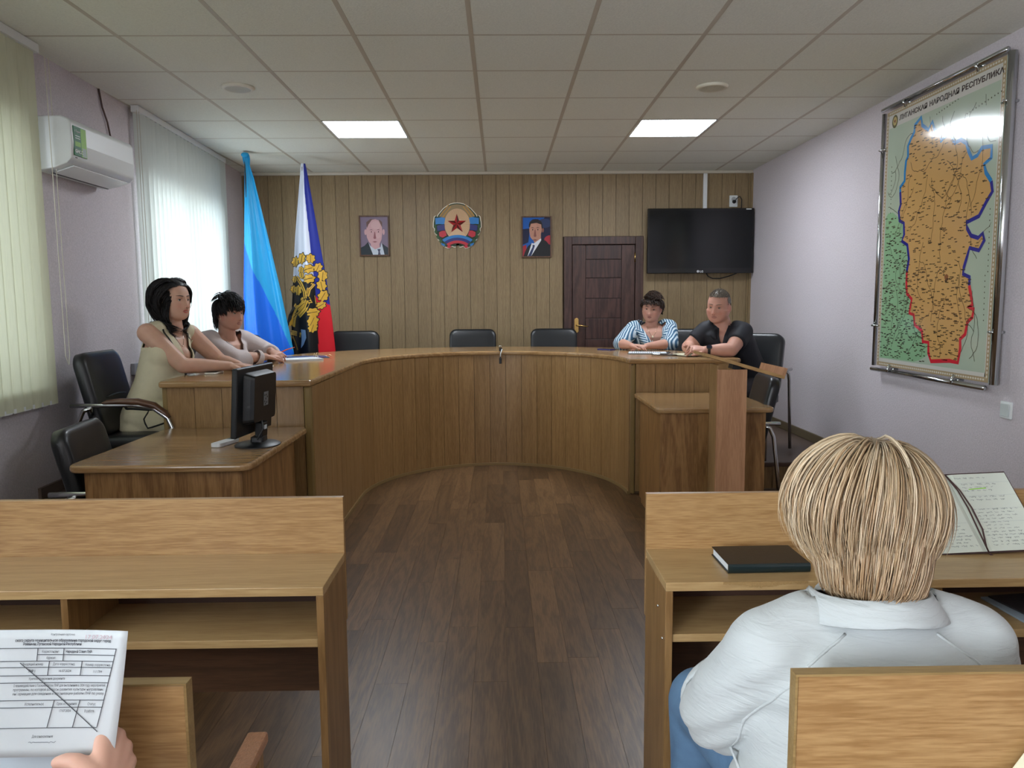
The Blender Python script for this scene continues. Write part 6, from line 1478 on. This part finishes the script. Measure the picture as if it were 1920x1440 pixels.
# the visible hand, built finer
g = G(); hw = V3(-.455, .875, .79)
capsule(g, J['elr'].lerp(hw, .5), hw, .038, .029); capsule(g, hw-V3(.008, 0, 0), hw+V3(-.008, .03, .02), .029, .028)
kn = [V3(-.508, 1.0, .884), V3(-.492, 1.010, .868), V3(-.480, 1.008, .848), V3(-.470, .998, .828)]
for k, q in enumerate(kn):
    limb(g, [(hw+V3(-.018+.010*k, .005, .008-.004*k), .0175), (hw.lerp(q, .55)+V3(-.002, -.004, 0), .0185), (q, .0145)], 14)
for k, (q, L) in enumerate(zip(kn, (.98, 1.05, 1.0, .85))):
    limb(g, [(q, .0138), (q+V3(-.030*L, .018, .004), .0105), (q+V3(-.056*L, .020, .001), .0095), (q+V3(-.076*L, .016, -.002), .0078)], 12)
limb(g, [(hw+V3(-.022, .012, .018), .024), (V3(-.497, .936, .846), .020), (V3(-.527, .946, .860), .0155), (V3(-.548, .953, .859), .0135), (V3(-.566, .957, .854), .0105)], 14)   # thumb over the front sheet
hc_ = V3(-.49, .97, .86)
g.V = [tuple(hc_+(Vector(v)-hc_)*.80+V3(-.046, .0, -.04)) for v in g.V]
me = voxel(g, 'hand', .003, 5); skin_cols(me, (214, 168, 148)); mobj(me, 'hand', SKIN, t)
shm = mat('shirt_plain', (150, 156, 170), .8)
g = G(); torso(g, J, w, .012)
for s in 'lr': limb(g, [(J['sh'+s], .07), (J['el'+s], .058)])
mobj(voxel(g, 'shirt', .012, 3), 'shirt', shm, t); legs_garment(t, J, mat('trousers_dark', (52, 50, 56))); shoes(t, J)
hair(M, t, 500, lambda u: u.z > -.3 and not (u.y > .3 and u.z < .35), lambda u: Vector((u.x, .2, -.2)), lambda u: .06, .003, [(80, 60, 46), (66, 50, 40)], lift=.012, seed=31, steps=6)
# the papers in the hand
def page(name, label, x0, x1, top, bot, curl, m, txt):
    pg_ = thing('document', label, 'document', (x0, bot[0], bot[1])) 
    rings = []
    def S(u, v): # u 0..1 left to right, v 0..1 bottom to top
        x = x0+(x1-x0)*u; y = bot[0]+(top[0]-bot[0])*v; z = bot[1]+(top[1]-bot[1])*v
        return Vector((x+.014*v*u, y-curl*(u**3)*v*(1-.2*v)+curl*.25*math.sin(PI*v)*u, z))
    V = []; n, k = 16, 14
    for j in range(k+1):
        for i in range(n+1): V.append(S(i/n, j/k))
    F = [(j*(n+1)+i, j*(n+1)+i+1, (j+1)*(n+1)+i+1, (j+1)*(n+1)+i) for j in range(k) for i in range(n)]
    o = G().add(V, F).obj('page', m, pg_, smooth=True, fix=False); so = o.modifiers.new('paper', 'SOLIDIFY'); so.thickness = .0006; so.offset = -1
    return pg_, S
doc, S = page('document', 'printed form with a table and a diagonal stroke, held in the left hand corner', -.722, -.528, (1.012, .9775), (.972, .8156), .012, paper, 1)
def onp(u, v, d=.0009): p = S(u, v); return p+V3(0, -d, d*.25)
def rule(u0, v0, u1, v1, wd=.0005, m=ink_p, name='table_rule'): G().tube([onp(u0+(u1-u0)*k/10, v0+(v1-v0)*k/10) for k in range(11)], wd, 4).obj(name, m, doc)
for v, u0, u1 in ((.853, 0, .932), (.80, .40, .925), (.75, 0, .92), (.70, 0, .915), (.635, 0, .91), (.578, 0, .90), (.44, 0, .883), (.384, 0, .878), (.226, 0, .858)): rule(u0, v, u1, v-.003)
rule(.932, .853, .858, .226)
for u, v0, v1, du in ((.40, .853, .75, 0), (.575, .853, .75, 0), (.485, .75, .635, .004), (.706, .75, .635, .004), (.545, .44, .226, .03), (.72, .44, .226, .03)): rule(u, v0, u-du, v1)
rule(.29, .735, .865, .19, .0006)
def ptext(s, u0, u1, v, size=.0048, m=ink_p, bold=.0, name='print_line'):
    o = text(name, s, size, Matrix.Identity(4), m, None, depth=.0, bold=bold); me = o.data
    xs = [q.co.x for q in me.vertices]; a, b = min(xs), max(xs)
    hh = (S(.5, 1)-S(.5, 0)).length
    for q in me.vertices: q.co = onp(u0+(u1-u0)*(q.co.x-a)/(b-a), v+q.co.y/hh, .001)
    me.update(); attach(o, doc); return o
B_ = .00012
ptext('Контрольная карточка', .48, .64, .955, .004)
ptext('17.07.2024', .715, .895, .93, .0075, mat('stamp_pink', (196, 166, 176), .7))
ptext('ского округа муниципальное образование городской округ город', .245, .89, .905, .0052, bold=B_); ptext('Ровеньки, Луганской Народной Республики', .30, .69, .876, .0052, bold=B_)
ptext('Корреспондент:', .43, .547, .815); ptext('Народный Совет ЛНР', .59, .766, .815, bold=B_); ptext('Адресат:', .462, .525, .765)
ptext('Входящий номер', .31, .445, .715); ptext('Дата корреспонд.', .51, .66, .715); ptext('Номер корреспонд.', .73, .905, .71)
ptext('ЛНР 1', .35, .395, .66, bold=B_); ptext('16.07.2024', .555, .637, .66); ptext('11/1784', .79, .85, .655)
ptext('Краткое содержание документа', .36, .60, .60)
for k, q in enumerate(('О взаимодействии с Госкомитетом ЛНР для выполнения в 2024 году мероприятий,', 'программы, по которой вопросы развития культуры направлены', 'информация для сведения и организации работы ЛНР по указу')): ptext(q, .26, (.885, .87, .878)[k], .545-.032*k, .005)
ptext('Исполнитель(и)', .347, .476, .40); ptext('Срок исполнения', .564, .70, .40); ptext('Статус', .775, .83, .397); ptext('17.07.2024', .587, .665, .345); ptext('В работе', .76, .825, .342)
ptext('Для ознакомления', .42, .563, .15)
G().tube([onp(.40+.011*k, .115+.006*math.sin(k*2.3)*(1 if k < 4 or k > 12 else .1)) for k in range(18)], .0003, 3).obj('signature', pen_ink, doc)
doc2, S2_ = page('document', 'second printed sheet hanging below the held form', -.722, -.545, (1.022, .955), (.985, .69), .01, mat('paper_blue_white', (206, 218, 228), .7), 0)
keep_S = S; S = S2_; keep_doc = doc; doc = doc2
for k, s in enumerate(('вопросам  обеспечения', 'Снабжения и водоотведения и', 'сфер взаимодействия  Админ')): ptext(s, .28, .40-.05*k, 0.0067)
S = keep_S; doc = keep_doc
# loose sheet at the right edge, leaning on the bench back
bnch = [o for o in bpy.data.objects if o.name == 'bench.001'][0]
G().box(.6, 1.6, .98, 1.0495, .60, .618).obj('book_ledge', oak_s, bnch)
lp = thing('paper_sheet', 'white sheet leaning on the bench back, lower right corner of the picture', 'paper', (.75, 1.03, .62))
Tl = Matrix.Translation((.775, 1.02, .655)) @ Matrix.Rotation(math.radians(-9), 4, 'X') @ Matrix.Rotation(math.radians(40), 4, 'Y')
G().box(-.075, .075, -.0006, .0006, -.10, .10, Tl).obj('page', paper_c, lp)
